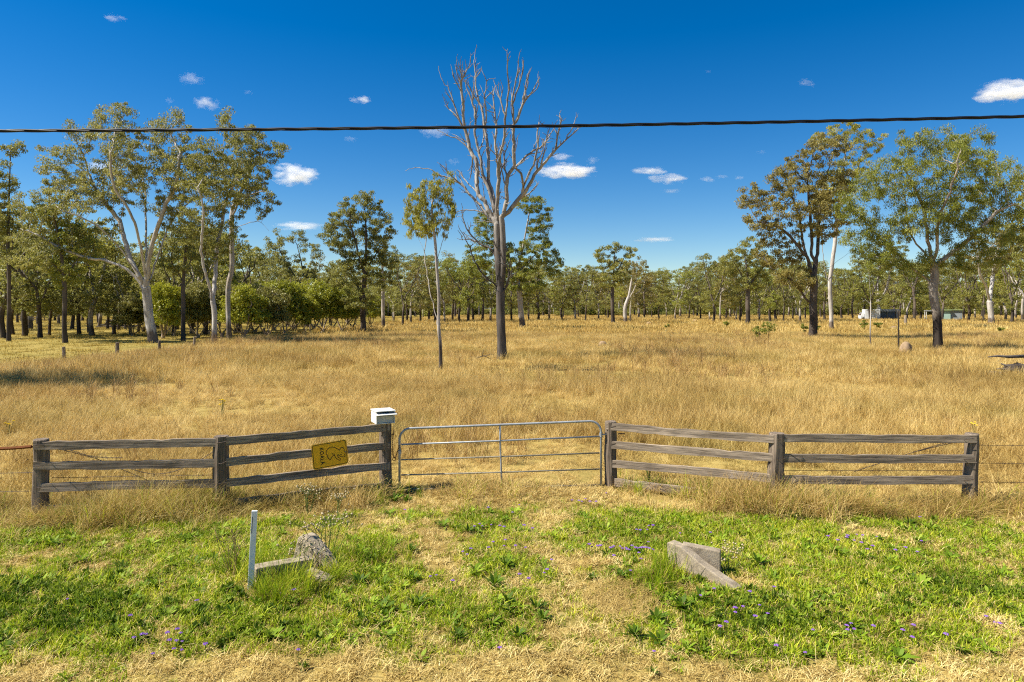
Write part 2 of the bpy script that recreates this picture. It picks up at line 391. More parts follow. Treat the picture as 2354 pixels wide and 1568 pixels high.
# tall dry paddock grass
near_c = proto_coll('dry_tuft', [mk('dry_tuft', [blade_set(46, .17, .18, .62, .006, .75, 3), blade_set(26, .2, .05, .25, .007, 1.3, 2)], ['blade_dry', 'blade_straw']) for k in range(5)])
mid_c = proto_coll('dry_clump', [mk('dry_clump', [blade_set(60, .42, .2, .66, .013, .7, 2)], ['blade_dry']) for k in range(5)])
far_c = proto_coll('dry_patch', [mk('dry_patch', [blade_set(100, 1.7, .2, .62, .05, .6, 2)], ['blade_far']) for k in range(4)])
graze_c = proto_coll('grazed_patch', [mk('grazed_patch', [blade_set(90, .8, .05, .20, .022, .9, 2)], ['blade_grazed']) for k in range(4)])
def fence_front(x):      # where the mown verge gives way to long grass
    return 10.55 + np.where(np.abs(x + .2) < 2.1, 1.3, 0) + .25 * smooth_noise(x * 1.3, x * 0, 21)
x, y = frustum_pts(15000, 10, 30)
k = (y > fence_front(x)) & ~((np.abs(x / y - .765) < .035) & (y > 31)); x, y = x[k], y[k]
hs = .78 + .30 * smooth_noise(x * .35, y * .35, 31) + .2 * np.clip((y - 16) / 10, -1, 1) + rng.normal(0, .12, len(x))
hs *= np.where((np.abs(x + .2) < 2.3) & (y < 16), .62, 1)
hs *= 1 - .38 * np.exp(-((x - .35 - .05 * (y - 12)) / 1.5) ** 2) * np.clip((34 - y) / 12, 0, 1)
hs *= np.where(smooth_noise(x * .55, y * .55, 71) > .55, .55, 1)
hs = np.clip(hs, .25, 1.5)
keep = rng.uniform(0, 1, len(x)) < .80 + .35 * smooth_noise(x * .6, y * .6, 33); x, y, hs = x[keep], y[keep], hs[keep]
scatter('dry_grass', np.stack([x, y, ground_z(x, y)], -1), near_c, np.stack([np.ones_like(hs) * 1.05, np.ones_like(hs) * 1.05, hs], -1), 'long straw-coloured grass just behind the timber fence and gate', 'grass')
x, y = frustum_pts(22000, 29, 82); k = (x > -27.3) & ~((np.abs(x / y - .765) < .035) & (y > 31) & (y < 34)); x, y = x[k], y[k]
hs = np.clip(.92 + .3 * smooth_noise(x * .2, y * .2, 35) + rng.normal(0, .13, len(x)), .35, 1.5)
keep = rng.uniform(0, 1, len(x)) < .92 + .35 * smooth_noise(x * .3, y * .3, 36); x, y, hs = x[keep], y[keep], hs[keep]
scatter('dry_grass', np.stack([x, y, ground_z(x, y)], -1), mid_c, np.stack([np.ones_like(hs), np.ones_like(hs), hs], -1), 'long straw-coloured grass in the open paddock around the dead tree', 'grass')
x, y = frustum_pts(17000, 80, 300); k = (x > -27.3); x, y = x[k], y[k]
scatter('dry_grass', np.stack([x, y, x * 0], -1), far_c, np.clip(rng.normal(1, .2, len(x)), .5, 1.6), 'far dry grass running back to the tree line', 'grass')
x, y = frustum_pts(22000, 33, 260); k = (x < -26.8); x, y = x[k], y[k]
scatter('grazed_grass', np.stack([x, y, x * 0], -1), graze_c, np.clip(rng.normal(1, .25, len(x)), .5, 1.7), 'short grazed grass under the trees beyond the wire fence', 'grass')

blade_mat('blade_seed', (.20, .110, .035), (.40, .245, .085), (.62, .42, .170), transl=.3, big=.3)
seed_c = proto_coll('seed_tuft', [mk('seed_tuft', [blade_set(26, .14, .35, .85, .008, .55, 3, tip=.9), blade_set(16, .2, .1, .4, .008, 1.1, 2)], ['blade_seed', 'blade_dry']) for k in range(4)])
x, y = frustum_pts(9000, 13, 75); w_ = smooth_noise(x * .28, y * .28, 81); k = (x > -27) & (rng.uniform(0, 1, len(x)) < np.clip((w_ - .25) * .9, 0, .55)); x, y = x[k], y[k]
scatter('seeding_grass', np.stack([x, y, ground_z(x, y)], -1), seed_c, rng.uniform(.6, 1.1, len(x)) * np.clip(.75 + y / 80, .7, 1.3), 'taller brown seeding grass in drifts across the paddock', 'grass')

# the mown verge in front of the fence
straw_c = proto_coll('straw_tuft', [mk('straw_tuft', [blade_set(20, .075, .05, .14, .0065, 1.2, 2, flat=.30), blade_set(11, .06, .02, .075, .0055, .9, 2)], ['blade_straw', 'blade_straw']) for k in range(6)])
green_c = proto_coll('green_tuft', [mk('green_tuft', [blade_set(15, .065, .025, .105, .0105, 1.1, 2), blade_set(4, .06, .03, .10, .006, 1.1, 2)], ['blade_green', 'blade_straw']) for k in range(6)])
x, y = frustum_pts(16500, 5.0, 12.6, .84, .6); g = green_at(x, y)
k = (rng.uniform(0, 1, len(x)) > g * .80) & ((y < fence_front(x) + .7)); xs_, ys_ = x[k], y[k]
scatter('dry_grass', np.stack([xs_, ys_, ground_z(xs_, ys_)], -1), straw_c, rng.uniform(.7, 1.35, len(xs_)), 'mown straw-dry grass of the verge and drive in front of the gate', 'grass', tilt=.2)
x, y = frustum_pts(25000, 5.0, 11.6, .84, .6); g = green_at(x, y)
k = rng.uniform(0, 1, len(x)) < np.clip(g * 1.1, 0, 1); x, y, g = x[k], y[k], g[k]
scatter('green_grass', np.stack([x, y, ground_z(x, y)], -1), green_c, np.clip(.65 + .45 * g + rng.normal(0, .18, len(x)), .4, 1.7), 'short green grass patches on the verge', 'grass')

def leaf_rosette(n, L, w, up, r=rng):
    """strap leaves fanning out of one crown"""
    a = np.arange(n) * 2.39996 + r.uniform(0, 6); V = []; T = []
    for i in range(n):
        l = L * r.uniform(.6, 1.1); e = up * r.uniform(.5, 1.25) * (1.25 - .6 * i / n); ww = w * r.uniform(.75, 1.2)
        d = np.array([math.cos(a[i]), math.sin(a[i])]); q = np.array([-d[1], d[0]])
        for u, k in ((0, .25), (.35, .9), (.7, 1.0), (1.0, .12)):
            c = d * l * u * math.cos(e); z = l * (math.sin(e) * u - .28 * u * u) + .012
            V.append([c[0] - q[0] * ww * k / 2, c[1] - q[1] * ww * k / 2, z]); V.append([c[0] + q[0] * ww * k / 2, c[1] + q[1] * ww * k / 2, z + .004])
        T += [r.uniform(0, 1)] * 8
    Q = [(8 * i + 2 * k, 8 * i + 2 * k + 1, 8 * i + 2 * k + 3, 8 * i + 2 * k + 2) for i in range(n) for k in range(3)]
    return np.array(V), np.array(Q), np.array(T)
weed_c = proto_coll('weed', [mk('weed', [leaf_rosette(int(rng.integers(9, 15)), rng.uniform(.10, .17), rng.uniform(.018, .032), .8)], ['leaf_broad']) for k in range(6)])
x, y = frustum_pts(3200, 5.3, 11.3, .82, .5); g = green_at(x, y)
k = rng.uniform(0, 1, len(x)) < np.clip(g - .28, 0, 1) * .95; x, y = x[k], y[k]
scatter('weeds', np.stack([x, y, ground_z(x, y)], -1), weed_c, rng.uniform(.5, 1.25, len(x)), 'low broad-leaved weeds mixed through the green verge', 'weeds')
clover_c = proto_coll('clover', [mk('clover', [leaf_rosette(16, .09, .030, 1.0), blade_set(16, .06, .04, .13, .012, .5, 2)], ['blade_lush', 'blade_lush']) for k in range(4)])
x, y = frustum_pts(9000, 5.6, 8.6, .84, .6); px, py = to_px(x, y)
cl = np.exp(-((px - 130) / 260) ** 2 - ((py - 1396) / 46) ** 2) * 1.5 + .9 * np.exp(-((px - 1760) / 150) ** 2 - ((py - 1420) / 42) ** 2) + .35 * np.exp(-((px - 620) / 160) ** 2 - ((py - 1430) / 50) ** 2) + .6 * np.exp(-((px - 2250) / 200) ** 2 - ((py - 1380) / 40) ** 2)
cl *= .75 + .5 * smooth_noise(x * 3, y * 3, 44)
k = rng.uniform(0, 1, len(x)) < np.clip(cl, 0, 1) * .8; x, y = x[k], y[k]
scatter('clover', np.stack([x, y, ground_z(x, y)], -1), clover_c, rng.uniform(.7, 1.3, len(x)), 'dark lush clover patches low on the verge', 'clover')

# long tangled grass at the foot of the timber fence
foot_c = proto_coll('fence_tuft', [mk('fence_tuft', [blade_set(44, .16, .22, .72, .006, 1.0, 3), blade_set(16, .18, .1, .4, .007, 1.5, 3), blade_set(8, .12, .2, .6, .008, .7, 3)], ['blade_dry', 'blade_straw', 'blade_green']) for k in range(5)])
green_foot_c = proto_coll('green_fence_tuft', [mk('green_fence_tuft', [blade_set(26, .12, .15, .6, .009, .8, 3), blade_set(14, .14, .1, .4, .006, 1.0, 2)], ['blade_green', 'blade_dry']) for k in range(4)])

# ------------------------------------------------------------------ trees
def resample(pts, step):
    pts = [np.asarray(p, float) for p in pts]; out = [pts[0]]
    # Catmull-Rom, then even steps
    dense = []
    for i in range(len(pts) - 1):
        p0, p1, p2, p3 = pts[max(i - 1, 0)], pts[i], pts[i + 1], pts[min(i + 2, len(pts) - 1)]
        for u in np.linspace(0, 1, 14, endpoint=False):
            dense.append(.5 * ((2 * p1) + (-p0 + p2) * u + (2 * p0 - 5 * p1 + 4 * p2 - p3) * u * u + (-p0 + 3 * p1 - 3 * p2 + p3) * u ** 3))
    dense.append(pts[-1]); acc = 0
    for a, b in zip(dense[:-1], dense[1:]):
        acc += np.linalg.norm(b - a)
        if acc >= step: out.append(b); acc = 0
    if np.linalg.norm(out[-1] - pts[-1]) > .3 * step: out.append(pts[-1])
    return out

class Skeleton:
    def __init__(s): s.p = []; s.par = []; s.src = []
    def add(s, p, par, src=0): s.p.append(np.asarray(p, float)); s.par.append(par); s.src.append(src); return len(s.p) - 1
    def limb(s, pts, step, first=False, r=None, wob=.0):
        pts = resample(pts, step)
        if first: par = -1; i0 = 0
        else:
            A = np.array(s.p); par = int(np.argmin(((A - pts[0]) ** 2).sum(1))); i0 = 1
        for p in pts[i0:]:
            q = p + (r.normal(0, wob, 3) if wob and r is not None else 0)
            par = s.add(q, par, 1)
        return par
    def colonise(s, attr, step, kill, r, up=.12, iters=90, jit=.18, infl=1e9):
        A = np.array(attr); alive = np.ones(len(A), bool)
        near = np.full(len(A), -1); nd = np.full(len(A), np.inf); done = 0
        for it in range(iters):
            N = np.array(s.p)
            new = N[done:]
            if len(new):
                for c in range(0, len(new), 400):
                    d = np.sqrt(((A[:, None, :] - new[None, c:c + 400, :]) ** 2).sum(2)); j = d.argmin(1); dm = d[np.arange(len(A)), j]
                    b = dm < nd; near[b] = done + c + j[b]; nd[b] = dm[b]
            done = len(N)
            alive &= nd > kill
            act = alive & (nd < infl)
            if not act.any(): break
            src = near[act]; v = A[act] - N[src]; v /= np.linalg.norm(v, axis=1)[:, None]
            acc = np.zeros_like(N); np.add.at(acc, src, v); cnt = np.bincount(src, minlength=len(N))
            ids = np.nonzero(cnt)[0]
            for i in ids:
                d = acc[i] / cnt[i] + np.array([0, 0, up]) + r.normal(0, jit, 3); l = np.linalg.norm(d)
                if l < 1e-3: continue
                s.add(N[i] + d / l * step, int(i), 2)
    def radii(s, tip, base):
        n = len(s.p); par = np.array(s.par); w = np.zeros(n); ch = np.bincount(par[par >= 0], minlength=n)
        w[ch == 0] = 1
        for i in range(n - 1, -1, -1):
            if par[i] >= 0: w[par[i]] += w[i]
        w = np.maximum(w, 1); tot = w[0]
        e = math.log(base / tip) / max(math.log(tot), .1)
        # length also thickens, so bare limbs taper
        return tip * w ** e, ch
def bark_mesh(name, sk, rad, mat, flare=1.35, thin=.02):
    p = np.array(sk.p); par = np.array(sk.par); n = len(p)
    d = np.zeros_like(p); has = par >= 0
    d[has] = p[has] - p[par[has]]
    main = np.full(n, -1)
    for i in range(n):
        if par[i] >= 0 and (main[par[i]] < 0 or rad[i] > rad[main[par[i]]]): main[par[i]] = i
    d[~has] = np.array([0, 0, 1.0])
    dn = d / np.maximum(np.linalg.norm(d, axis=1), 1e-6)[:, None]
    nd = dn.copy(); m = main >= 0; nd[m] = dn[m] + dn[main[m]]; nd /= np.maximum(np.linalg.norm(nd, axis=1), 1e-6)[:, None]
    ref = np.array([.31, .17, .93]); ref2 = np.array([.93, .2, .1])
    def frame(dv):
        rf = np.where((np.abs(dv @ ref / np.linalg.norm(ref)) > .97)[:, None], ref2, np.array([1.0, .1, .05]))
        a = rf - dv * (rf * dv).sum(1)[:, None]; a /= np.linalg.norm(a, axis=1)[:, None]; return a, np.cross(dv, a)
    V = []; Qs = []; off = 0
    e = np.nonzero(has)[0]
    for sides, sel in ((10, e[rad[e] >= .10]), (5, e[(rad[e] < .10) & (rad[e] >= thin)]), (3, e[rad[e] < thin])):
        if not len(sel): continue
        pp = par[sel]; ismain = main[pp] == sel
        d0 = np.where(ismain[:, None], nd[pp], dn[sel]); r0 = np.where(ismain, rad[pp], np.minimum(rad[pp], rad[sel] * 1.25)); r1 = rad[sel].copy()
        fl = lambda z: 1 + (flare - 1) * np.exp(-np.maximum(z, 0) / .55)
        r0 = r0 * fl(p[pp][:, 2]); r1 = r1 * fl(p[sel][:, 2])
        th = np.arange(sides) * 2 * np.pi / sides; ct, st = np.cos(th), np.sin(th)
        for pos, dv, rr in ((p[pp], d0, r0), (p[sel], nd[sel], r1)):
            a, b = frame(dv)
            lump = 1 + (.07 * np.sin(3 * th[None] + pos[:, 2:3] * 1.7 + pos[:, :1]) if sides > 5 else 0)
            V.append((pos[:, None, :] + (a[:, None, :] * ct[None, :, None] + b[:, None, :] * st[None, :, None]) * (rr[:, None] * lump)[:, :, None]).reshape(-1, 3))
        c = len(sel) * sides; i0 = off + (np.arange(len(sel)) * sides)[:, None] + np.arange(sides)[None]; i1 = off + (np.arange(len(sel)) * sides)[:, None] + (np.arange(sides)[None] + 1) % sides
        Qs.append(np.stack([i0, i1, i1 + c, i0 + c], -1).reshape(-1, 4)); off += 2 * c
    return np_mesh(name, np.concatenate(V), np.concatenate(Qs), mat, smooth=True)
def clump(sites, cell, r):
    """gather twig ends into separate bunches about one cell apart"""
    key = np.floor(sites / cell + r.uniform(0, 1, 3)).astype(int); _, inv, cnt = np.unique(key, axis=0, return_inverse=True, return_counts=True); inv = inv.ravel()
    c = np.zeros((len(cnt), 3)); np.add.at(c, inv, sites); return c / cnt[:, None] + r.normal(0, .12 * cell, (len(cnt), 3)), cnt
def leaf_bunches(name, sites, cell, total, L, W, mat, r, droop):
    c, cnt = clump(sites, cell, r); w = np.clip(cnt, 1, np.percentile(cnt, 80)) ** .6; n_ = np.maximum(3, (total * w / w.sum()).astype(int))
    S = np.repeat(c, n_, 0); size = np.repeat(r.uniform(.7, 1.25, len(c)) * np.clip(w / w.mean(), .6, 1.3), n_)
    u = r.normal(0, 1, S.shape); u /= np.linalg.norm(u, axis=1)[:, None]; rad = r.uniform(0, 1, len(S)) ** .5
    off = u * (rad * size * cell * .52)[:, None] * np.array([1.05, 1.05, .72]); off[:, 2] -= np.maximum(0, r.normal(0, .16 * cell, len(S))) * (droop > .9)
    tint = np.repeat(r.uniform(0, 1, len(c)), n_) * .5 + .5 * r.uniform(0, 1, len(S))
    return leaf_mesh(name, S + off, 1, .02, L, W, mat, r, droop, tint)
def leaf_mesh(name, sites, per, spread, L, W, mat, r, droop=.7, shade=None):
    """many small lance leaves hung in bunches about the twig ends"""
    S = np.repeat(sites, per, 0); n = len(S)
    ct = np.repeat(r.uniform(0, 1, len(sites)), per)
    c = S + r.normal(0, 1, (n, 3)) * spread * np.array([1, 1, .75])
    ax = r.normal(0, 1, (n, 3)); ax[:, 2] -= droop * 2; ax /= np.linalg.norm(ax, axis=1)[:, None]
    q = np.cross(ax, r.normal(0, 1, (n, 3))); q /= np.maximum(np.linalg.norm(q, axis=1), 1e-4)[:, None]
    l = L * r.uniform(.6, 1.35, n)[:, None]; w = W * r.uniform(.6, 1.35, n)[:, None]
    V = np.stack([c - ax * l / 2, c - q * w / 2 - ax * l * .1, c + ax * l / 2, c + q * w / 2 - ax * l * .1], 1)
    T = np.repeat(np.clip(.55 * ct + .45 * r.uniform(0, 1, n) if shade is None else shade, 0, 1), 4)
    return np_mesh(name, V.reshape(-1, 3), np.arange(4 * n).reshape(-1, 4), MATS[mat], tint=T)

def grow(name, label, limbs, blobs, D, base_r, bark, leaf, seed, cat='tree', group=None, n_attr=700, per=13, spread=.33, L=.30, W=.085, droop=.7, tip=.012, up=.12, dead=None, step=.42, kill=None, depth=.75, hang=0.0, loc=None, dens=2.6):
    """limbs and crown lobes are traced in the 2353 x 1568 frame at the tree's own distance D; depth is grown at random"""
    r = np.random.default_rng(seed); sk = Skeleton()
    base = P(limbs[0][0][0], 0, D); base = Vector((base.x, D, 0)); sc = D / F
    def loc3(px, py, dy): q = P(px, py, D + dy); return np.array([q.x - base.x, dy, q.z])
    for i, lm in enumerate(limbs):
        pts = []; dirn = 0 if i == 0 else r.uniform(-.55, .55)
        l0 = lm[0]; run = 0
        for j, q in enumerate(lm):
            if j: run += math.hypot(q[0] - lm[j - 1][0], q[1] - lm[j - 1][1]) * sc
            start = None
            if i and j == 0:
                A_ = np.array(sk.p); ay_ = A_[:, 1] + D; u_ = (A_[:, 0] + base.x) / ay_ * F + 1176.5; v_ = HOR - (A_[:, 2] - CAMH) / ay_ * F; start = A_[np.argmin((u_ - q[0]) ** 2 + (v_ - q[1]) ** 2)][1]
            if start is not None: y0 = start
            pts.append(loc3(q[0], q[1], (y0 if i else 0) + dirn * run))
        if i == 0: pts[0][2] = -.15
        sk.limb(pts, step, first=(i == 0), r=r, wob=0 if i == 0 else .035)
    att = []
    tot = sum(b[2] * b[3] for b in blobs)
    for b in blobs:
        k = max(6, int(n_attr * b[2] * b[3] / tot)); c = loc3(b[0], b[1], 0)
        u = r.normal(0, 1, (k, 3)); u /= np.linalg.norm(u, axis=1)[:, None]; u *= r.uniform(.15, 1, k)[:, None] ** .42
        ry = (b[2] + b[3]) / 2 * depth * 1.15
        dy = (b[4] if len(b) > 4 else r.uniform(-.5, .5) * b[2] * 1.0) * sc
        att.append(c + u * np.array([b[2] * sc, ry * sc, b[3] * sc]) + np.array([0, dy, 0]))
    if att:
        att = np.concatenate(att)
        sk.colonise(att, step, kill or step * 1.6, r, up=up)
    rad, ch = sk.radii(tip, base_r)
    root = thing(name, label, cat, base if loc is None else loc, 0, group)
    obj('trunk', bark_mesh('trunk', sk, rad, MATS[bark]), root)
    p = np.array(sk.p); src = np.array(sk.src)
    s1 = (rad < tip * 3.6) & (src == 2); sites = p[s1]
    sites = np.concatenate([sites, p[(ch == 0) & (src == 2)]])
    if len(sites):
        if hang:    # weeping twigs
            sites = np.concatenate([sites, sites - np.array([0, 0, hang]) * r.uniform(.4, 1, (len(sites), 1))])
        obj('crown', leaf_bunches('crown', sites, spread * 2.5, int(per * dens * len(sites) * 1.05), L * .68, W * .78, leaf, r, droop), root)
    return root

grow('gum_tree', 'big white-trunked gum with long fanning pale limbs, left of the paddock', [
    [(352, 788), (348, 760), (343, 732), (337, 678), (336, 662)],
    [(336, 662), (324, 652), (291, 619), (253, 602), (202, 593), (139, 570), (93, 543), (46, 526)],
    [(335, 655), (320, 634), (295, 598), (270, 564), (227, 522), (181, 497), (140, 482)],
    [(318, 630), (298, 590), (286, 551), (274, 509), (245, 470), (223, 442), (205, 400)],
    [(337, 655), (333, 620), (322, 564), (312, 518), (297, 484), (261, 425), (253, 349)],
    [(338, 650), (337, 593), (335, 509), (331, 425), (303, 362), (286, 278)],
    [(340, 650), (343, 593), (358, 534), (371, 501), (383, 463), (404, 425), (415, 350)],
    [(341, 655), (350, 627), (371, 564), (396, 509), (425, 475), (455, 454), (480, 440)]],
    [(125, 385, 62, 70), (175, 320, 42, 52), (275, 285, 58, 50), (385, 300, 62, 50), (330, 360, 110, 60), (225, 425, 100, 52), (440, 400, 70, 70), (105, 475, 68, 45), (55, 545, 50, 32), (170, 545, 55, 30), (400, 470, 60, 36), (180, 465, 70, 34), (440, 520, 44, 34), (90, 600, 60, 26)],
    63, .40, 'bark_white', 'leaf_grey', 1, n_attr=1800, tip=.016, per=14, spread=.40, L=.33, W=.10)
grow('gum_tree', 'tall slender white gum forked low into two straight stems', [
    [(492, 793), (493, 760), (493, 720), (489, 695)],
    [(489, 695), (478, 648), (465, 598), (463, 551), (467, 488), (455, 430)],
    [(490, 692), (495, 627), (501, 551), (514, 492), (515, 408), (513, 332), (518, 255)],
    [(514, 470), (535, 430), (552, 385)], [(515, 400), (490, 370), (475, 350)]],
    [(520, 280, 28, 45), (470, 370, 52, 60), (545, 355, 52, 52), (560, 420, 45, 45), (448, 520, 42, 62), (505, 455, 46, 46), (452, 440, 40, 40), (540, 470, 40, 40), (480, 560, 40, 40), (520, 540, 36, 40)],
    59.5, .22, 'bark_white', 'leaf_olive', 2, n_attr=1200, tip=.014, spread=.36, L=.33, W=.10)
grow('gum_tree', 'grey-barked gum behind the twin white stems, one bare limb drooping right', [
    [(527, 779), (524, 669), (533, 615), (532, 530), (535, 475), (548, 430)],
    [(535, 500), (552, 463), (590, 442), (612, 440)], [(535, 480), (577, 391), (602, 353)], [(537, 545), (548, 522), (585, 509), (603, 514), (617, 532)]],
    [(612, 345, 46, 34), (590, 395, 44, 36), (578, 455, 46, 34), (622, 465, 26, 32), (566, 310, 46, 34), (540, 390, 40, 50)],
    70, .24, 'bark_pale', 'leaf_grey', 3, n_attr=700, tip=.014, spread=.36, L=.36, W=.11)
grow('ironbark_tree', 'dark-trunked tree with a dense domed olive crown above the paperbarks', [
    [(835, 767), (834, 696), (840, 608), (841, 538), (838, 476)], [(833, 700), (829, 690), (815, 638), (780, 567), (756, 520)], [(838, 640), (856, 594), (885, 564)], [(838, 640), (823, 579), (809, 532), (803, 491)]],
    [(835, 478, 52, 38), (792, 505, 42, 36), (880, 528, 32, 46), (760, 545, 26, 34), (822, 565, 68, 46), (790, 630, 48, 42), (868, 620, 38, 46), (832, 690, 46, 28)],
    86, .34, 'bark_dark', 'leaf_olive', 4, n_attr=1400, per=13, spread=.40, L=.40, W=.13)
grow('sapling_gum', 'slim young twin-stemmed gum with weeping light green leaves', [
    [(1012, 855), (1012, 820), (1011, 787), (1008, 755), (1008, 684), (1004, 623), (1000, 561), (992, 479), (1003, 428)], [(1008, 757), (1000, 720), (988, 670), (978, 600), (968, 560), (948, 528)], [(1004, 610), (1014, 560), (1028, 520)], [(975, 590), (980, 530), (970, 480)]],
    [(1005, 428, 38, 30), (960, 452, 32, 38), (1030, 470, 22, 42), (985, 500, 52, 30), (940, 495, 18, 34), (1040, 408, 13, 20)],
    34.4, .095, 'bark_pale', 'leaf_lime', 5, n_attr=520, per=12, spread=.165, L=.24, W=.045, droop=1.6, tip=.008, step=.26, hang=.55)
grow('gum_tree', 'crooked pale gum standing just behind the dead tree', [
    [(1201, 757), (1193, 669), (1190, 623), (1203, 561), (1218, 479)], [(1193, 665), (1176, 645), (1172, 600), (1160, 560), (1135, 510)], [(1192, 625), (1225, 590), (1258, 560)], [(1200, 570), (1230, 520), (1248, 480)]],
    [(1215, 472, 42, 26), (1250, 512, 26, 42), (1232, 580, 46, 44), (1272, 612, 26, 34), (1118, 530, 36, 52), (1180, 600, 40, 52), (1095, 600, 36, 42), (1210, 650, 50, 30)],
    103, .42, 'bark_pale', 'leaf_green', 6, n_attr=1000, per=13, spread=.42, L=.44, W=.14)
grow('ironbark_tree', 'dark tree with browned spreading crown, left of the big green gum', [
    [(1868, 781), (1869, 740), (1869, 693), (1871, 633)], [(1869, 640), (1847, 564), (1834, 492), (1810, 431)], [(1871, 633), (1879, 572), (1883, 492), (1895, 411)], [(1866, 600), (1863, 512), (1855, 411)], [(1862, 610), (1855, 592), (1798, 528), (1738, 508)], [(1872, 640), (1887, 630), (1935, 592), (1971, 572)], [(1869, 700), (1855, 690), (1822, 649), (1770, 617)]],
    [(1900, 338, 60, 36), (1850, 385, 56, 38), (1800, 415, 42, 32), (1742, 448, 42, 32), (1708, 470, 22, 22), (1830, 468, 78, 42), (1762, 515, 56, 36), (1922, 425, 56, 56), (1880, 515, 68, 46), (1800, 578, 66, 36), (1812, 640, 56, 28)],
    70, .40, 'bark_dark', 'leaf_brown', 7, n_attr=1700, tip=.014, per=14, spread=.38, L=.36, W=.12)
grow('gum_tree', 'smooth white-trunked gum standing behind the brown-crowned tree', [
    [(1911, 757), (1909, 700), (1907, 653), (1913, 600), (1919, 552), (1927, 472), (1943, 351)], [(1908, 650), (1896, 625), (1891, 572), (1885, 480)], [(1925, 480), (1965, 400), (1985, 350)]],
    [(1942, 308, 46, 34), (1990, 330, 36, 34), (1882, 328, 26, 26), (1950, 400, 56, 46), (1900, 450, 40, 50)],
    103, .30, 'bark_white', 'leaf_lime', 8, n_attr=420, per=12, spread=.42, L=.42, W=.13)
grow('gum_tree', 'large spreading green gum, its lower trunk charred black, at the right', [
    [(2157, 808), (2154, 760), (2151, 713), (2145, 673), (2147, 625), (2141, 595)], [(2146, 660), (2137, 650), (2080, 600), (2040, 564), (2000, 520), (1965, 490)], [(2143, 605), (2117, 572), (2088, 528), (2076, 455), (2024, 423)], [(2142, 595), (2129, 540), (2120, 472), (2080, 391)], [(2144, 600), (2153, 572), (2157, 504), (2193, 415), (2205, 350)], [(2147, 612), (2201, 572), (2241, 536), (2290, 488), (2330, 470)]],
    [(1995, 540, 66, 42), (1960, 470, 52, 42), (2040, 400, 66, 52), (2095, 328, 52, 34), (2150, 315, 46, 32), (2200, 415, 86, 62), (2250, 335, 56, 44), (2290, 415, 56, 56), (2310, 510, 56, 52), (2110, 495, 76, 52), (2200, 535, 76, 42), (2030, 590, 56, 34), (2282, 300, 26, 20), (2130, 605, 56, 32), (2260, 590, 50, 30), (2080, 450, 60, 46), (2160, 375, 60, 46), (2055, 525, 60, 36), (2155, 450, 70, 46), (2235, 480, 70, 46), (2000, 425, 50, 40), (2200, 600, 60, 30)],
    50.6, .30, 'bark_mixed', 'leaf_green', 9, n_attr=2500, tip=.013, per=15, spread=.34, L=.24, W=.065, droop=1.0, hang=.35)
grow('gum_tree', 'white multi-stemmed gum beside the white van body', [
    [(2020, 735), (2020, 713), (2018, 690)], [(2018, 692), (2010, 665), (1999, 613), (1990, 570)], [(2018, 690), (2018, 633), (2030, 580)], [(2020, 692), (2038, 660), (2048, 610), (2055, 575)]],
    [(2020, 585, 56, 36), (1985, 590, 34, 30), (2060, 590, 36, 30)], 180, .52, 'bark_white', 'leaf_grey', 10, n_attr=240, per=12, spread=.55, L=.6, W=.2, step=.7)
grow('gum_tree', 'white-limbed gum with rusty brown leaves at the right edge', [
    [(2279, 745), (2276, 715), (2274, 690)], [(2274, 693), (2266, 660), (2253, 633), (2245, 590)], [(2274, 690), (2282, 633), (2290, 580), (2310, 540)]],
    [(2290, 560, 62, 46), (2238, 600, 36, 34), (2340, 565, 46, 46)], 137, .52, 'bark_white', 'leaf_brown', 11, n_attr=380, per=12, spread=.5, L=.5, W=.17, step=.6)
grow('ironbark_tree', 'dark-trunked olive tree, first one left of the brown-crowned tree', [
    [(1719, 747), (1718, 690), (1718, 640), (1712, 590)], [(1718, 665), (1700, 625), (1685, 600)], [(1718, 660), (1745, 625), (1765, 600)]],
    [(1720, 578, 44, 34), (1688, 610, 40, 34), (1760, 615, 44, 42), (1722, 648, 54, 28)], 130, .42, 'bark_dark', 'leaf_olive', 12, n_attr=480, per=13, spread=.5, L=.5, W=.17, step=.6)
grow('ironbark_tree', 'slim dark tree standing alone before the far tree line', [
    [(1409, 746), (1407, 690), (1409, 649), (1413, 580)], [(1408, 672), (1401, 655), (1385, 612), (1378, 595)], [(1409, 650), (1425, 610), (1442, 580)]],
    [(1411, 566, 22, 18), (1376, 582, 20, 16), (1444, 580, 20, 20), (1410, 608, 40, 22), (1420, 640, 32, 22), (1390, 648, 24, 18)], 133, .36, 'bark_dark', 'leaf_olive', 13, n_attr=420, per=14, spread=.5, L=.5, W=.17, step=.55)
grow('gum_tree', 'half-bare white-branched gum right of the slim dark tree', [
    [(1438, 743), (1436, 710), (1445, 680), (1453, 639), (1462, 600)], [(1436, 712), (1428, 698), (1421, 676)], [(1443, 690), (1456, 668), (1464, 650)]],
    [(1462, 612, 34, 20), (1476, 640, 30, 20)], 145, .40, 'bark_white', 'leaf_brown', 14, n_attr=180, per=12, spread=.5, L=.5, W=.17, step=.6)
grow('ironbark_tree', 'thin dark pole-trunked tree at the left edge', [
    [(20, 783), (20, 740), (21, 650), (18, 560), (22, 420), (25, 340)], [(20, 620), (34, 590), (46, 560)]],
    [(24, 345, 34, 26), (8, 420, 38, 50), (20, 510, 40, 48), (30, 590, 36, 26), (-20, 480, 40, 60)], 66, .17, 'bark_dark', 'leaf_olive', 15, n_attr=800, spread=.38, L=.36, W=.11)
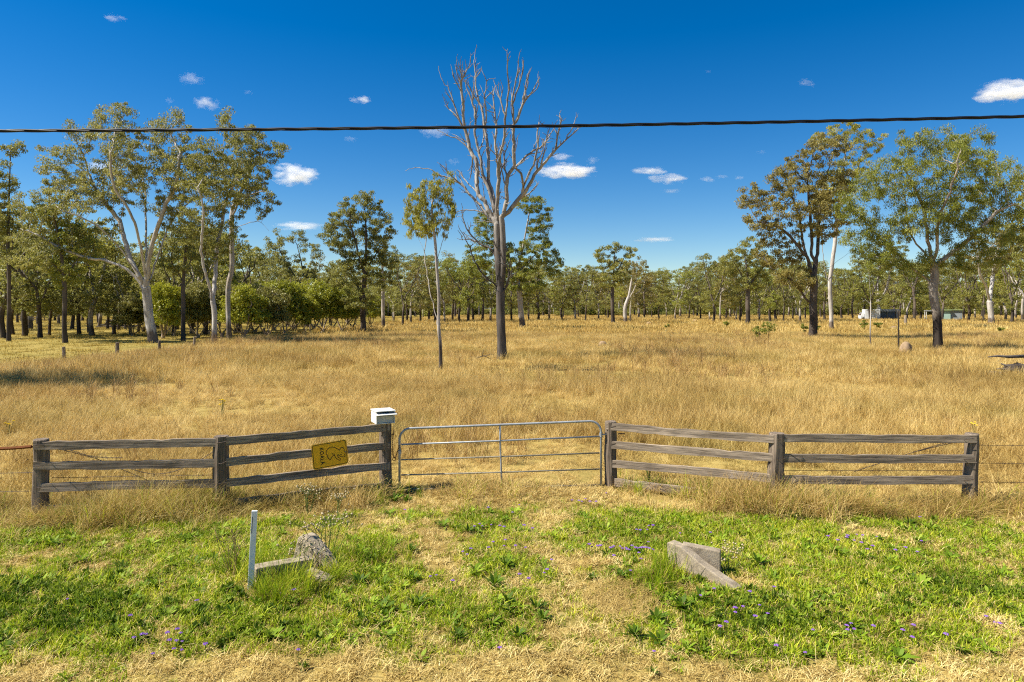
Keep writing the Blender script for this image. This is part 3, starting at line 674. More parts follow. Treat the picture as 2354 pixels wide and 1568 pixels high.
grow('gum_tree', 'leafy green tree on a black trunk, left of the big white gum', [
    [(150, 788), (148, 740), (148, 650), (138, 570), (125, 500)], [(148, 650), (175, 600), (195, 570)], [(146, 630), (112, 600), (92, 590)]],
    [(108, 485, 44, 32), (150, 540, 56, 44), (98, 598, 44, 34), (192, 580, 38, 36), (150, 630, 50, 30)], 63, .20, 'bark_dark', 'leaf_green', 16, n_attr=900, spread=.38, L=.36, W=.11)
grow('ironbark_tree', 'dark straight tree between the two white gums', [
    [(421, 784), (421, 720), (421, 657), (425, 593), (430, 540)], [(421, 660), (440, 640), (455, 615)], [(421, 650), (405, 620), (396, 600)]],
    [(430, 540, 36, 42), (400, 600, 36, 34), (452, 612, 34, 34)], 66, .20, 'bark_dark', 'leaf_olive', 17, n_attr=600, spread=.36, L=.34, W=.10)
grow('gum_tree', 'sprawling grey-green gum rising behind the paperbark thicket', [
    [(706, 752), (704, 690), (703, 661), (692, 602), (684, 570)], [(703, 668), (680, 640), (655, 600), (640, 570)], [(700, 640), (715, 605), (722, 580)], [(690, 655), (650, 645), (625, 625)]],
    [(640, 555, 32, 26), (682, 546, 26, 22), (720, 578, 26, 26), (650, 600, 38, 26), (620, 622, 28, 26), (712, 628, 28, 26), (670, 640, 40, 24)], 114, .38, 'bark_dark', 'leaf_grey', 18, n_attr=520, per=13, spread=.45, L=.45, W=.15, step=.55)
grow('gum_tree', 'straight grey-trunked gum right of the domed olive tree', [
    [(881, 758), (880, 700), (880, 652), (879, 594), (884, 570)], [(880, 650), (897, 620), (906, 600)]],
    [(882, 598, 24, 36), (906, 592, 18, 28), (880, 656, 26, 20), (905, 640, 20, 24)], 101, .26, 'bark_pale', 'leaf_olive', 19, n_attr=300, per=13, spread=.42, L=.42, W=.14, step=.5)
grow('gum_tree', 'leafy gum beyond the left edge whose shade falls on the long grass', [
    [(-290, 902), (-288, 760), (-284, 620), (-282, 520)]],
    [(-275, 470, 215, 150), (-190, 560, 140, 80)], 27, .3, 'bark_pale', 'leaf_green', 20, n_attr=420, per=12, spread=.35, L=.4, W=.14, step=.5)

grow('gum_tree', 'olive-brown tree mostly past the right edge, only its outer leaves showing', [
    [(2425, 792), (2420, 700), (2412, 600), (2400, 500)], [(2415, 620), (2385, 560), (2360, 520)]],
    [(2385, 430, 56, 62), (2352, 510, 44, 44), (2400, 560, 66, 48), (2350, 600, 40, 34)], 60, .28, 'bark_dark', 'leaf_olive', 21, n_attr=700, spread=.36, L=.34, W=.11)

# the dead tree
def dead_tree():
    r = np.random.default_rng(61); D = 43.2; sc = D / F; base = Vector(((1152 - 1176.5) * sc, D, 0)); sk = Skeleton()
    ztop = lambda x_: float(np.interp((x_ + base.x) / D * F + 1176.5, [1000, 1015, 1050, 1096, 1130, 1166, 1195, 1237, 1290, 1335], [11.6, 17.3, 19.2, 19.8, 18.0, 19.3, 19.2, 17.4, 14.8, 15.0]))
    limbs = [[(1153, 825), (1152, 780), (1151, 735), (1149, 659), (1144, 582), (1142, 530), (1143, 508)],
     [(1150, 665), (1156, 625), (1157, 582), (1154, 520), (1152, 500)],
     [(1141, 522), (1125, 504), (1114, 492), (1092, 484), (1081, 483), (1056, 484), (1042, 495)],
     [(1141, 518), (1122, 500), (1103, 471), (1081, 449), (1067, 430), (1045, 416), (1009, 401), (993, 391), (976, 388), (952, 387), (930, 392)],
     [(1142, 515), (1130, 498), (1114, 465), (1097, 435), (1095, 375), (1078, 344), (1053, 320), (1026, 310), (1003, 298)],
     [(1080, 348), (1070, 306), (1056, 276), (1040, 229), (1029, 202), (1014, 180), (1008, 152)],
     [(1070, 306), (1064, 265), (1062, 218), (1056, 185), (1049, 163), (1049, 130)],
     [(1142, 512), (1139, 493), (1125, 443), (1108, 397), (1103, 355), (1092, 314), (1092, 265), (1086, 237), (1075, 210), (1067, 185)],
     [(1143, 508), (1141, 490), (1130, 440), (1122, 410), (1122, 347), (1114, 300), (1108, 251), (1097, 218), (1092, 180), (1090, 136), (1096, 103)],
     [(1114, 300), (1117, 255), (1114, 225), (1118, 190), (1108, 165)],
     [(1143, 508), (1142, 485), (1144, 430), (1147, 366), (1158, 320), (1161, 265), (1166, 229), (1169, 196), (1166, 155), (1166, 111)],
     [(1161, 265), (1150, 230), (1140, 205), (1133, 185)],
     [(1153, 500), (1163, 465), (1166, 410), (1182, 375), (1178, 333), (1181, 292), (1177, 240), (1180, 204), (1188, 177), (1193, 122)],
     [(1181, 292), (1193, 262), (1204, 235), (1213, 221), (1229, 210), (1237, 196), (1236, 177)],
     [(1204, 235), (1207, 205), (1213, 175)], [(1177, 240), (1190, 205), (1200, 170), (1203, 150)],
     [(1153, 503), (1174, 479), (1193, 457), (1215, 427), (1232, 397), (1251, 375), (1276, 344), (1301, 322), (1331, 295)],
     [(1199, 448), (1210, 410), (1225, 380), (1235, 342), (1237, 312)], [(1183, 385), (1210, 358), (1222, 348), (1240, 342), (1252, 330)],
     [(1147, 366), (1137, 340), (1141, 300), (1138, 265), (1130, 245)], [(1166, 410), (1158, 380), (1163, 345), (1172, 320)],
     [(1232, 397), (1238, 370), (1246, 345), (1250, 325)], [(1276, 344), (1280, 322), (1284, 300)], [(1301, 322), (1312, 300), (1326, 268)],
     [(1149, 674), (1134, 650), (1116, 638), (1095, 607), (1080, 571), (1059, 530)], [(1145, 600), (1130, 575), (1116, 566), (1085, 552), (1056, 551)], [(1151, 672), (1162, 660), (1170, 633), (1170, 605)]]
    for i, lm in enumerate(limbs):
        dirn = 0 if i == 0 else r.uniform(-.38, .38); run = 0; pts = []
        for j, (px, py) in enumerate(lm):
            if i and j == 0:
                A = np.array(sk.p); ax_ = A[:, 0] + base.x; ay_ = A[:, 1] + D; u_ = ax_ / ay_ * F + 1176.5; v_ = HOR - (A[:, 2] - CAMH) / ay_ * F
                y0 = A[np.argmin((u_ - px) ** 2 + (v_ - py) ** 2)][1]
            if j: run += math.hypot(px - lm[j - 1][0], py - lm[j - 1][1]) * sc
            dy = (y0 if i else 0) + dirn * run; q = P(px, py, D + dy); pts.append(np.array([q.x - base.x, dy, q.z]))
        if i == 0: pts[0][2] = -.2
        n0 = len(sk.p); sk.limb(pts, .26, first=(i == 0), r=r, wob=0 if i < 2 else .025)
        if i < 2: continue
        m = len(sk.p) - n0; ids = [(k, (k - n0) / max(m, 1)) for k in range(n0, len(sk.p))]
        for k, u in list(ids):                  # long secondary branches running up beside the limb
            if .15 < u < .8 and r.uniform() < .17:
                d = sk.p[k] - sk.p[sk.par[k]]; d = d / (np.linalg.norm(d) + 1e-6) + r.normal(0, .38, 3); d[2] += .1; d /= np.linalg.norm(d); par = k; p_ = sk.p[k].copy(); q_n = int(r.uniform(1.2, 2.8) / .24)
                for e_ in range(q_n):
                    d = d + r.normal(0, .10, 3); d[2] += .05; d /= np.linalg.norm(d); p_ = p_ + d * .24
                    if p_[2] > ztop(p_[0]): break
                    par = sk.add(p_, par, 1); ids.append((par, .45 + .55 * e_ / q_n))
        for k, u in ids:                        # upright side twigs, denser toward the limb's end
            if r.uniform() < .46 + .45 * u:
                ln = r.uniform(.35, 1.35) * (1.2 - .85 * u); d = sk.p[k] - sk.p[sk.par[k]]; d = d / (np.linalg.norm(d) + 1e-6)
                d = d + r.normal(0, .50, 3); d[2] += .22; d /= np.linalg.norm(d); par = k; p_ = sk.p[k].copy()
                for _ in range(max(1, int(ln / .2))):
                    d = d + r.normal(0, .13, 3); d[2] += .12; d /= np.linalg.norm(d); p_ = p_ + d * .2
                    if p_[2] > ztop(p_[0]) + .5: break
                    par = sk.add(p_, par, 2)
                    if r.uniform() < .30:
                        dd = d + r.normal(0, .45, 3); dd /= np.linalg.norm(dd); q_ = p_.copy(); pr = par
                        for _ in range(int(r.integers(1, 4))): q_ = q_ + dd * .17; pr = sk.add(q_, pr, 2)
    n = len(sk.p); par = np.array(sk.par); w = np.zeros(n)     # thickness from the summed length carried
    for i in range(n - 1, -1, -1):
        w[i] += 1
        if par[i] >= 0: w[par[i]] += w[i]
    rad = .0135 * w ** (math.log(.28 / .0135) / math.log(w[0]))
    rad = np.where(np.array(sk.src) == 1, np.maximum(rad, .017), rad)
    root = thing('dead_tree', 'tall bare dead tree, silver-grey branches on a dark trunk, centre of the paddock', 'tree', base)
    obj('trunk', bark_mesh('trunk', sk, rad, MATS['bark_dead'], flare=1.3, thin=.016), root)
dead_tree()

# --- smaller copies: the tree line
def proto_tree(bark, leaf, seed, h=16.0, lean=0, kind='gum', n_attr=260, per=26, L=.46, W=.16, spread=.46):
    r = np.random.default_rng(seed); sk = Skeleton(); fork = h * r.uniform(.32, .5)
    tr = [np.array([0, 0, -.2]), np.array([r.normal(0, .10), r.normal(0, .10), fork * .5]), np.array([r.normal(0, .28), r.normal(0, .28), fork])]
    sk.limb(tr, .7, first=True)
    ends = []; tr_p = list(sk.p)
    for k in range(int(r.integers(3, 6))):
        a = r.uniform(0, 6.28); q = h * r.uniform(.10, .26); z = h * r.uniform(.6, .92); st = tr_p[-1 if k == 0 else int(r.integers(len(tr_p) - 4, len(tr_p)))]
        e = np.array([math.cos(a) * q, math.sin(a) * q, z]); mid = (st + e) / 2 + np.array([math.cos(a), math.sin(a), 0]) * q * .15
        sk.limb([st, mid, e], .7, r=r, wob=.08); ends.append(e)
    att = []
    for e in ends + [np.array([0, 0, h * .8])]:
        k = n_attr // (len(ends) + 1); u = r.normal(0, 1, (k, 3)); u /= np.linalg.norm(u, axis=1)[:, None]; u *= r.uniform(.1, 1, k)[:, None] ** .4
        s_ = h * r.uniform(.11, .17); att.append(e + u * np.array([s_ * 1.1, s_ * 1.1, s_ * r.uniform(.7, 1.1)]) - np.array([0, 0, .03 * h]))
        if r.uniform() < .85: att.append(np.array([e[0] * 1.35, e[1] * 1.35, h * r.uniform(.30, .55)]) + u[:int(k * .6)] * s_ * .95)
    sk.colonise(np.concatenate(att), .7, 1.2, r, up=.1, iters=40)
    rad, ch = sk.radii(.022, h * r.uniform(.011, .0155)); p = np.array(sk.p); src = np.array(sk.src)
    sites = p[(rad < .07) & (src == 2)]
    return bark_mesh('trunk', sk, rad, MATS[bark], thin=.05), leaf_bunches('crown', sites, 1.3, int(per * 1.1) * len(sites), L * .9, W * .95, leaf, r, .6)
PROTO = {}
def protos(key, specs):
    PROTO[key] = [proto_tree(b, l, s_) for b, l, s_ in specs]
protos('dark', [('bark_dark', 'leaf_olive', 101), ('bark_dark', 'leaf_olive', 102), ('bark_dark', 'leaf_grey', 103)])
protos('pale', [('bark_pale', 'leaf_grey', 111), ('bark_white', 'leaf_olive', 112), ('bark_pale', 'leaf_green', 113)])
protos('brown', [('bark_dark', 'leaf_brown', 121), ('bark_pale', 'leaf_brown', 122)])
protos('green', [('bark_dark', 'leaf_green', 131), ('bark_pale', 'leaf_lime', 132)])
WHERE = [(60, 'at the left edge'), (330, 'left of the big white gum'), (520, 'between the white gums'), (740, 'behind the paperbark thicket'), (900, 'behind the domed olive tree'), (1040, 'behind the slim young gum'), (1180, 'behind the dead tree'), (1300, 'right of the dead tree'), (1400, 'left of the slim dark tree'), (1490, 'behind the half-bare gum'),
         (1560, 'left of the skyline dip'), (1625, 'at the skyline dip'), (1710, 'left of the olive tree'), (1790, 'behind the olive tree'), (1930, 'behind the brown-crowned tree'), (2090, 'behind the white van'), (2200, 'behind the charred gum'), (2270, 'right of the charred gum'), (9999, 'at the right edge')]
KIND = {'dark': 'dark-trunked olive gum', 'pale': 'pale-trunked gum', 'green': 'fresh green leafy tree', 'brown': 'brown-leaved tree'}
def place(px, pyb, pyt, key, zone, r=random.Random(5)):
    D = GD(pyb); h = (pyb - pyt) / F * D; tm, cm = r.choice(PROTO[key]); s_ = h / 16.0
    wh = next(w for lim, w in WHERE if px < lim); dist = 'near' if pyb > 763 else ('middle' if pyb > 745 else ('far' if pyb > 734 else 'farthest'))
    o = thing('gum_tree', '%s in the %s row %s' % (KIND[key], dist, wh), 'tree', ((px - 1176.5) / F * D, D, 0), r.uniform(0, 6.28), '%s row %s' % (dist, wh))
    o.scale = (s_ * r.uniform(.9, 1.4), s_ * r.uniform(.9, 1.4), s_)
    obj('trunk', tm, o); obj('crown', cm, o)
    return o
for a in [(62, 766, 560, 'dark'), (113, 771, 560, 'dark'), (205, 766, 590, 'green'), (247, 757, 575, 'dark'), (288, 756, 590, 'pale'), (318, 764, 610, 'green'), (380, 770, 590, 'dark'),
          (5, 748, 560, 'dark'), (40, 742, 580, 'brown'), (85, 745, 590, 'dark'), (135, 744, 580, 'pale'), (180, 748, 600, 'green'), (225, 742, 590, 'dark'), (265, 744, 600, 'pale'), (305, 741, 590, 'dark'),
          (345, 742, 580, 'green'), (400, 745, 590, 'dark'), (440, 742, 570, 'pale'), (480, 744, 585, 'dark'), (560, 741, 560, 'dark'), (600, 739, 590, 'pale'), (-40, 760, 520, 'dark'),
          (70, 757, 520, 'green'), (30, 770, 530, 'dark'), (165, 757, 540, 'dark'), (228, 752, 545, 'green'), (272, 760, 560, 'dark'), (362, 755, 540, 'dark'), (405, 757, 530, 'green'), (445, 752, 520, 'dark'), (475, 760, 560, 'green'), (505, 750, 540, 'pale'), (585, 747, 555, 'dark'), (625, 745, 590, 'dark'), (760, 742, 600, 'dark'), (660, 742, 600, 'green'), (800, 743, 590, 'pale'), (730, 739, 605, 'dark'), (-15, 752, 500, 'dark'),
          (92, 776, 478, 'dark'), (58, 773, 500, 'green'), (212, 772, 510, 'green'), (182, 771, 490, 'dark'), (262, 768, 530, 'dark'), (300, 770, 560, 'pale'), (398, 772, 500, 'dark'), (442, 768, 490, 'green'), (548, 764, 540, 'dark'), (10, 778, 470, 'dark'), (470, 771, 520, 'dark')]: place(*a, 0)
for a in [(925, 750, 570, 'dark'), (944, 744, 590, 'brown'), (966, 742, 580, 'dark'), (1022, 743, 590, 'pale'), (1056, 744, 572, 'green'), (1088, 740, 590, 'dark'), (1127, 740, 585, 'pale'), (905, 739, 590, 'pale'), (985, 738, 600, 'dark'),
          (1236, 740, 600, 'dark'), (1262, 737, 605, 'green'), (1292, 738, 610, 'dark'), (1322, 738, 592, 'pale'), (1345, 741, 600, 'dark'), (1375, 738, 610, 'brown'), (1398, 735, 612, 'dark'), (1449, 739, 605, 'brown'), (1480, 735, 610, 'dark'), (1515, 735, 620, 'dark'), (1552, 736, 622, 'pale'), (1583, 735, 626, 'dark'),
          (1611, 735, 624, 'dark'), (1630, 738, 612, 'pale'), (1655, 740, 585, 'brown'), (1668, 736, 600, 'dark'), (1692, 739, 590, 'pale'), (1745, 739, 600, 'pale'), (1783, 738, 590, 'dark'), (1822, 737, 600, 'brown'), (1850, 736, 600, 'dark'), (1935, 735, 615, 'dark'),
          (1960, 736, 600, 'dark'), (1985, 735, 605, 'green'), (2055, 734, 610, 'dark'), (2085, 736, 600, 'pale'), (2115, 735, 610, 'dark'), (2190, 736, 600, 'pale'), (2215, 737, 595, 'dark'), (2240, 735, 610, 'green'), (2310, 737, 590, 'pale'), (2335, 735, 600, 'green'), (2375, 738, 580, 'dark'),
          (935, 741, 575, 'green'), (1000, 741, 585, 'dark'), (1040, 739, 585, 'brown'), (1075, 743, 580, 'green'), (1108, 741, 570, 'dark'), (1150, 739, 590, 'green'), (1175, 740, 595, 'dark'), (1215, 738, 600, 'brown'), (1640, 742, 580, 'dark'), (1700, 741, 575, 'dark'), (1770, 743, 590, 'green'), (1800, 742, 585, 'dark'), (1838, 741, 590, 'pale'), (1895, 739, 600, 'dark'), (2000, 737, 590, 'dark'), (2100, 739, 585, 'dark'), (2165, 740, 590, 'dark'), (2225, 741, 570, 'dark'), (2260, 739, 575, 'dark'), (2325, 743, 540, 'dark'), (2350, 740, 560, 'green')]: place(*a, 1)
rr = random.Random(9)
for k in range(88):
    px = -40 + 2440 * (k + rr.random()) / 88; far = rr.random()
    if px < 880: place(px, rr.uniform(731, 738), rr.uniform(575, 640), rr.choice(['dark', 'dark', 'pale', 'green', 'brown']), 0, rr)
    else: place(px, rr.uniform(727, 733), rr.uniform(596, 652), rr.choice(['dark', 'dark', 'dark', 'pale', 'green', 'brown']), 1, rr)

# woods beyond, read as one mass
fc = []
for k, key in enumerate(('dark', 'pale', 'brown', 'green')):
    for j, (tm, cm) in enumerate(PROTO[key][:2]):
        for m in (tm, cm): pass
        fc.append((tm, cm))
woods = bpy.data.collections.new('woods')
for tm, cm in fc:
    nv, nc = len(tm.vertices), len(cm.vertices)
    V = np.empty((nv + nc) * 3, np.float32); tm.vertices.foreach_get('co', V[:nv * 3]); cm.vertices.foreach_get('co', V[nv * 3:])
    a = np.empty(len(tm.loops), np.int32); tm.loops.foreach_get('vertex_index', a); b = np.empty(len(cm.loops), np.int32); cm.loops.foreach_get('vertex_index', b)
    Q = np.concatenate([a.reshape(-1, 4), b.reshape(-1, 4) + nv]); T = np.zeros(nv + nc, np.float32); tt = np.empty(nc, np.float32); cm.attributes['tint'].data.foreach_get('value', tt); T[nv:] = tt
    m = np_mesh('wood_tree', V.reshape(-1, 3), Q, [tm.materials[0], cm.materials[0]], tint=T, midx=np.r_[np.zeros(len(a) // 4, int), np.ones(len(b) // 4, int)])
    woods.objects.link(bpy.data.objects.new('wood_tree', m))
n = 1100; y = np.sqrt(rng.uniform(262 ** 2, 430 ** 2, n)); x = rng.uniform(-1, 1, n) * .86 * y
scatter('distant_forest', np.stack([x, y, x * 0], -1), woods, rng.uniform(.75, 1.15, n), 'unbroken mass of gum forest behind the far tree line', 'forest', tilt=.02)

def bush_mesh(seed):
    r = np.random.default_rng(seed); u = r.normal(0, 1, (150, 3)); u /= np.linalg.norm(u, axis=1)[:, None]; u *= r.uniform(.3, 1, 150)[:, None] ** .5
    return leaf_mesh('bush', u * np.array([2.6, 2.2, 2.0]) * r.uniform(.8, 1.2, 3) + np.array([0, 0, 2.0]), 12, .6, .6, .24, ('leaf_olive', 'leaf_green', 'leaf_grey')[seed % 3], r, .2)
bushes = proto_coll('bush', [bush_mesh(k) for k in range(6)])
n = 420; y = np.sqrt(rng.uniform(258 ** 2, 345 ** 2, n)); x = rng.uniform(-1, 1, n) * .86 * y
scatter('undergrowth', np.stack([x, y, x * 0], -1), bushes, np.stack([rng.uniform(.8, 1.5, n), rng.uniform(.8, 1.5, n), rng.uniform(.5, 1.25, n)], -1), 'low scrub filling the gaps under the far tree line', 'undergrowth', tilt=.05)
# --- paperbark thicket: several stems, dense bright rounded crowns
def paperbark_proto(seed, h=5.2):
    r = np.random.default_rng(seed); sk = Skeleton(); sk.limb([np.array([0, 0, -.15]), np.array([.02, 0, .25])], .25, first=True); ends = []
    for k in range(int(r.integers(5, 8))):
        a = r.uniform(0, 6.28); q = r.uniform(.3, 1.35); e = np.array([math.cos(a) * q, math.sin(a) * q, h * r.uniform(.42, .62)])
        sk.limb([sk.p[1], e * np.array([.8, .8, .5]) + r.normal(0, .08, 3), e], .35, r=r, wob=.05); ends.append(e)
    att = []
    for e in ends + [np.array([0, 0, h * .8]), np.array([.7, .2, h * .72]), np.array([-.8, -.2, h * .7])]:
        u = r.normal(0, 1, (42, 3)); u /= np.linalg.norm(u, axis=1)[:, None]; u *= r.uniform(.2, 1, 42)[:, None] ** .4
        att.append(e + u * np.array([1.15, 1.15, .85]) + np.array([0, 0, .5]))
    sk.colonise(np.concatenate(att), .36, .55, r, up=.15, iters=30); rad, ch = sk.radii(.014, .15)
    lobes = [e + np.array([0, 0, .75]) for e in ends] + [e * np.array([1.25, 1.25, .8]) for e in ends] + [np.array([0, 0, h * .80]), np.array([.9, .3, h * .72]), np.array([-.9, -.4, h * .73])]; sites = []
    for c in lobes:       # each lobe a leafy dome, thinner below
        u = r.normal(0, 1, (95, 3)); u /= np.linalg.norm(u, axis=1)[:, None]; u = u[u[:, 2] > -.55]; sites.append(c + u * r.uniform(.75, 1.0, (len(u), 1)) * np.array([1.15, 1.15, .80]) * r.uniform(.8, 1.1))
    return bark_mesh('trunk', sk, rad, MATS['bark_paper'], thin=.03), leaf_mesh('crown', np.concatenate(sites), 13, .12, .20, .09, 'leaf_paperbark' if seed % 3 else 'leaf_paperbark_dull', r, -.5)
PB = [paperbark_proto(s_) for s_ in (202, 203, 204, 205, 206)]
PBL = ['paperbark at the near edge of the dense thicket left of the domed tree', 'paperbark deeper in the dense thicket left of the domed tree', 'dark bushy paperbark under the two white gums']
rr = random.Random(12)
for px, pyb, pyt, g in [(560, 778, 640, 0), (612, 775, 655, 0), (655, 770, 640, 0), (700, 768, 660, 0), (742, 766, 635, 0), (785, 764, 660, 0), (850, 752, 655, 1), (585, 765, 645, 1), (630, 760, 648, 1), (675, 758, 645, 1), (720, 757, 650, 1), (765, 756, 645, 1), (810, 755, 658, 1),
                        (600, 752, 650, 1), (660, 750, 650, 1), (740, 750, 652, 1), (800, 748, 655, 1), (305, 772, 665, 2), (375, 779, 640, 2), (400, 773, 668, 2), (455, 776, 650, 2), (478, 768, 655, 2), (510, 774, 640, 2), (540, 766, 640, 2), (445, 762, 660, 2), (330, 763, 660, 2)]:
    D = GD(pyb); s_ = (pyb - pyt) / F * D / 5.2; tm, cm = rr.choice(PB)
    o = thing('paperbark_tree', PBL[g], 'tree', ((px - 1176.5) / F * D, D, 0), rr.uniform(0, 6.28), ('paperbark thicket' if g < 2 else 'paperbarks under the white gums'))
    s_ *= rr.uniform(.82, 1.12); o.scale = (s_ * rr.uniform(.75, 1.3), s_ * rr.uniform(.8, 1.2), s_); obj('trunk', tm, o); obj('crown', cm, o)

# --- saplings and small shrubs in the paddock
grow('sapling', 'bare pale sapling pole standing in the long grass before the white van', [[(2001, 803), (2000, 760), (2001, 700), (1998, 650), (1996, 610)], [(2000, 700), (1990, 690), (1982, 692)]], [(1996, 610, 8, 12)], 54, .05, 'bark_white', 'leaf_grey', 31, n_attr=14, per=4, spread=.15, L=.2, W=.06, step=.25, tip=.012)
grow('sapling', 'bare brown sapling pole beside the rounded termite mound', [[(2065, 808), (2065, 770), (2064, 720), (2058, 680), (2052, 645)], [(2064, 725), (2075, 705), (2082, 695)]], [(2052, 645, 10, 12)], 51, .06, 'bark_mixed', 'leaf_grey', 32, n_attr=14, per=4, spread=.15, L=.2, W=.06, step=.25, tip=.012)
for i, (px, pyb, pyt, lab) in enumerate([(1745, 787, 748, 'twiggy sapling leaning left, the taller-leaning of two left of the dark trunk'), (1766, 787, 738, 'forked leafless sapling with a few leaves, left of the dark trunk'), (1668, 757, 736, 'leafy waist-high sapling in the grass below the lone olive tree'), (1533, 760, 745, 'low round green shrub in open grass, middle of the far paddock'),
                                         (1985, 762, 736, 'bushy green regrowth in front of the white van'), (2015, 762, 738, 'bushy green regrowth at the foot of the bare pale pole'), (1846, 770, 744, 'straggly sapling just left of the brown-crowned tree'), (2304, 772, 750, 'leafy shrub in the grass near the right edge'), (2210, 778, 762, 'tiny shrub in the grass right of the charred trunk'), (1880, 765, 745, 'small leafy sapling right of the brown-crowned tree base')]):
    D = GD(pyb); w_ = (pyb - pyt) * .42
    grow('shrub', lab, [[(px, pyb), (px + 1, (pyb + pyt) / 2), (px + (3 if i % 2 else -4), pyt)]], [(px, pyt + w_ * .8, w_, w_ * .8)], D, .03, 'bark_mixed', 'leaf_green', 40 + i, cat='shrub', n_attr=46, per=(4 if i < 2 else 11), spread=.16, L=.26, W=.10, step=.2, tip=.007)

# ------------------------------------------------------------------ timber fence wings
PH = 1.22
def post_mesh(r0, h, seed, flat=False):
    r = random.Random(seed); n = 14; mb = MB(); vs = []; lob = [r.uniform(-.09, .09) for _ in range(n)]
    zs = [-.35, 0, h * .25, h * .5, h * .75, h - .015, h]
    for j, z in enumerate(zs):
        k = r0 * (1.10 - .10 * z / h) * (.90 if j == len(zs) - 1 else 1); ox, oy = r.gauss(0, .006), r.gauss(0, .006)
        for i in range(n):
            a = 2 * math.pi * i / n; q = k * (1 + lob[i] + r.gauss(0, .012)); x_, y_ = q * math.cos(a) + ox, q * math.sin(a) + oy
            vs.append((z, x_, y_))        # modelled along X so that the grain runs up the post
    fs = [(j * n + i, j * n + (i + 1) % n, (j + 1) * n + (i + 1) % n, (j + 1) * n + i) for j in range(len(zs) - 1) for i in range(n)]
    top = (len(zs) - 1) * n; c = len(vs); vs.append((h - .01, 0, 0)); fs += [(top + i, top + (i + 1) % n, c) for i in range(n)]
    mb.add(vs, fs); return mb
def make_post(parent, w, r0, seed, h=PH, tilt=(0, 0)):
    o = post_mesh(r0, h + .0, seed).build('post', MATS['wood_post'], parent, loc=w)
    o.rotation_euler = Matrix.Rotation(R(-90), 3, 'Y').to_euler()
    m = Matrix.Rotation(tilt[0], 3, 'X') @ Matrix.Rotation(tilt[1], 3, 'Y') @ Matrix.Rotation(R(-90), 3, 'Y')
    o.rotation_euler = m.to_euler(); return o
def make_rail(parent, a, b, h=.135, t=.05, seed=0, name='rail'):
    r = random.Random(seed); a, b = Vector(a), Vector(b); L = (b - a).length; n = 16; mb = MB(); vs = []
    wav = r.uniform(0, 6); chips = [r.random() < .16 for _ in range(n + 1)]
    for i in range(n + 1):
        x_ = L * i / n; bow = .005 * math.sin(wav + i * .35); tp = h / 2 + r.gauss(0, .004) - (.012 if chips[i] else 0); bt = -h / 2 + r.gauss(0, .004)
        vs += [(x_, -t / 2 + r.gauss(0, .002), bt + bow), (x_, -t / 2 + .006, tp + bow - .006), (x_, -t / 2 + .014, tp + bow), (x_, t / 2, tp + bow - .003), (x_, t / 2, bt + bow)]
    fs = [(i * 5 + k, (i + 1) * 5 + k, (i + 1) * 5 + (k + 1) % 5, i * 5 + (k + 1) % 5) for i in range(n) for k in range(5)]
    fs += [(0, 1, 2, 3, 4), tuple(n * 5 + k for k in (4, 3, 2, 1, 0))]
    o = mb.add(vs, fs).build(name, MATS['wood_grey'], parent, loc=a)
    d = (b - a).normalized(); o.rotation_euler = (0, -math.asin(d.z), math.atan2(d.y, d.x)); return o
pL0, pL1, pL2 = [atz(px, py, PH) for px, py in ((93, 1009), (508, 1002), (886, 972))]
pR0, pR1, pR2 = [atz(px, py, PH) for px, py in ((1403, 968), (1781, 995), (2228, 996))]
for p_ in (pL0, pL1, pL2, pR0, pR1, pR2): p_.z = 0
TOPS = (1.205, .885, .540)
def wing(posts, rads, label, seed, kick, tilts):
    root = thing('timber_fence', label, 'fence', posts[1])
    o0 = posts[1]
    for i, (w, r0) in enumerate(zip(posts, rads)):
        o = make_post(root, w - o0, r0, seed + i, tilt=tilts[i])
    for s_ in range(2):
        a, b = posts[s_] - o0, posts[s_ + 1] - o0; d = (b - a).normalized(); nrm = Vector((d.y, -d.x, 0))
        off = nrm * .082
        for j, z in enumerate(TOPS):
            q = random.Random(seed * 7 + s_ * 5 + j); ea, eb = (.05 if s_ == 0 else -.015), (.05 if s_ == 1 else -.015)
            make_rail(root, a + off - d * ea + Vector((0, 0, z - .0675 + q.gauss(0, .008))), b + off + d * eb + Vector((0, 0, z - .0675 + q.gauss(0, .008))), seed=seed + 10 * s_ + j)
        if s_ in kick:
            make_rail(root, a + off + d * .1 + Vector((0, 0, .125)), b + off - d * .1 + Vector((0, 0, .105)), h=.14, seed=seed + 50 + s_)
    for i in range(3):      # wire ties nailed round the rail ends
        for z in TOPS:
            p_ = posts[i] - o0; q = random.Random(seed + i * 3 + int(z * 100)); nn = Vector((0, -1, 0)) * (rads[i] * .9 + .035)
            dx = .06 if i < 2 else -.10
            MB().tube([p_ + nn + Vector((dx - .07, .02, z - .075)), p_ + nn + Vector((dx, -.012, z - .06 + q.gauss(0, .01))), p_ + nn + Vector((dx + .09, .0, z - .045))], .005, 5).build('wire_tie', MATS['wire'], root)
    return root
wing((pL0, pL1, pL2), (.112, .122, .108), 'grey weathered post-and-rail fence wing carrying the yellow sign and letterbox', 300, (0, 1), [(0, .02), (0, 0), (0, -.012)])
wing((pR0, pR1, pR2), (.108, .126, .104), 'grey weathered post-and-rail fence wing, plain, right of the steel gate', 400, (0,), [(0, 0), (0, .03), (0, .045)])

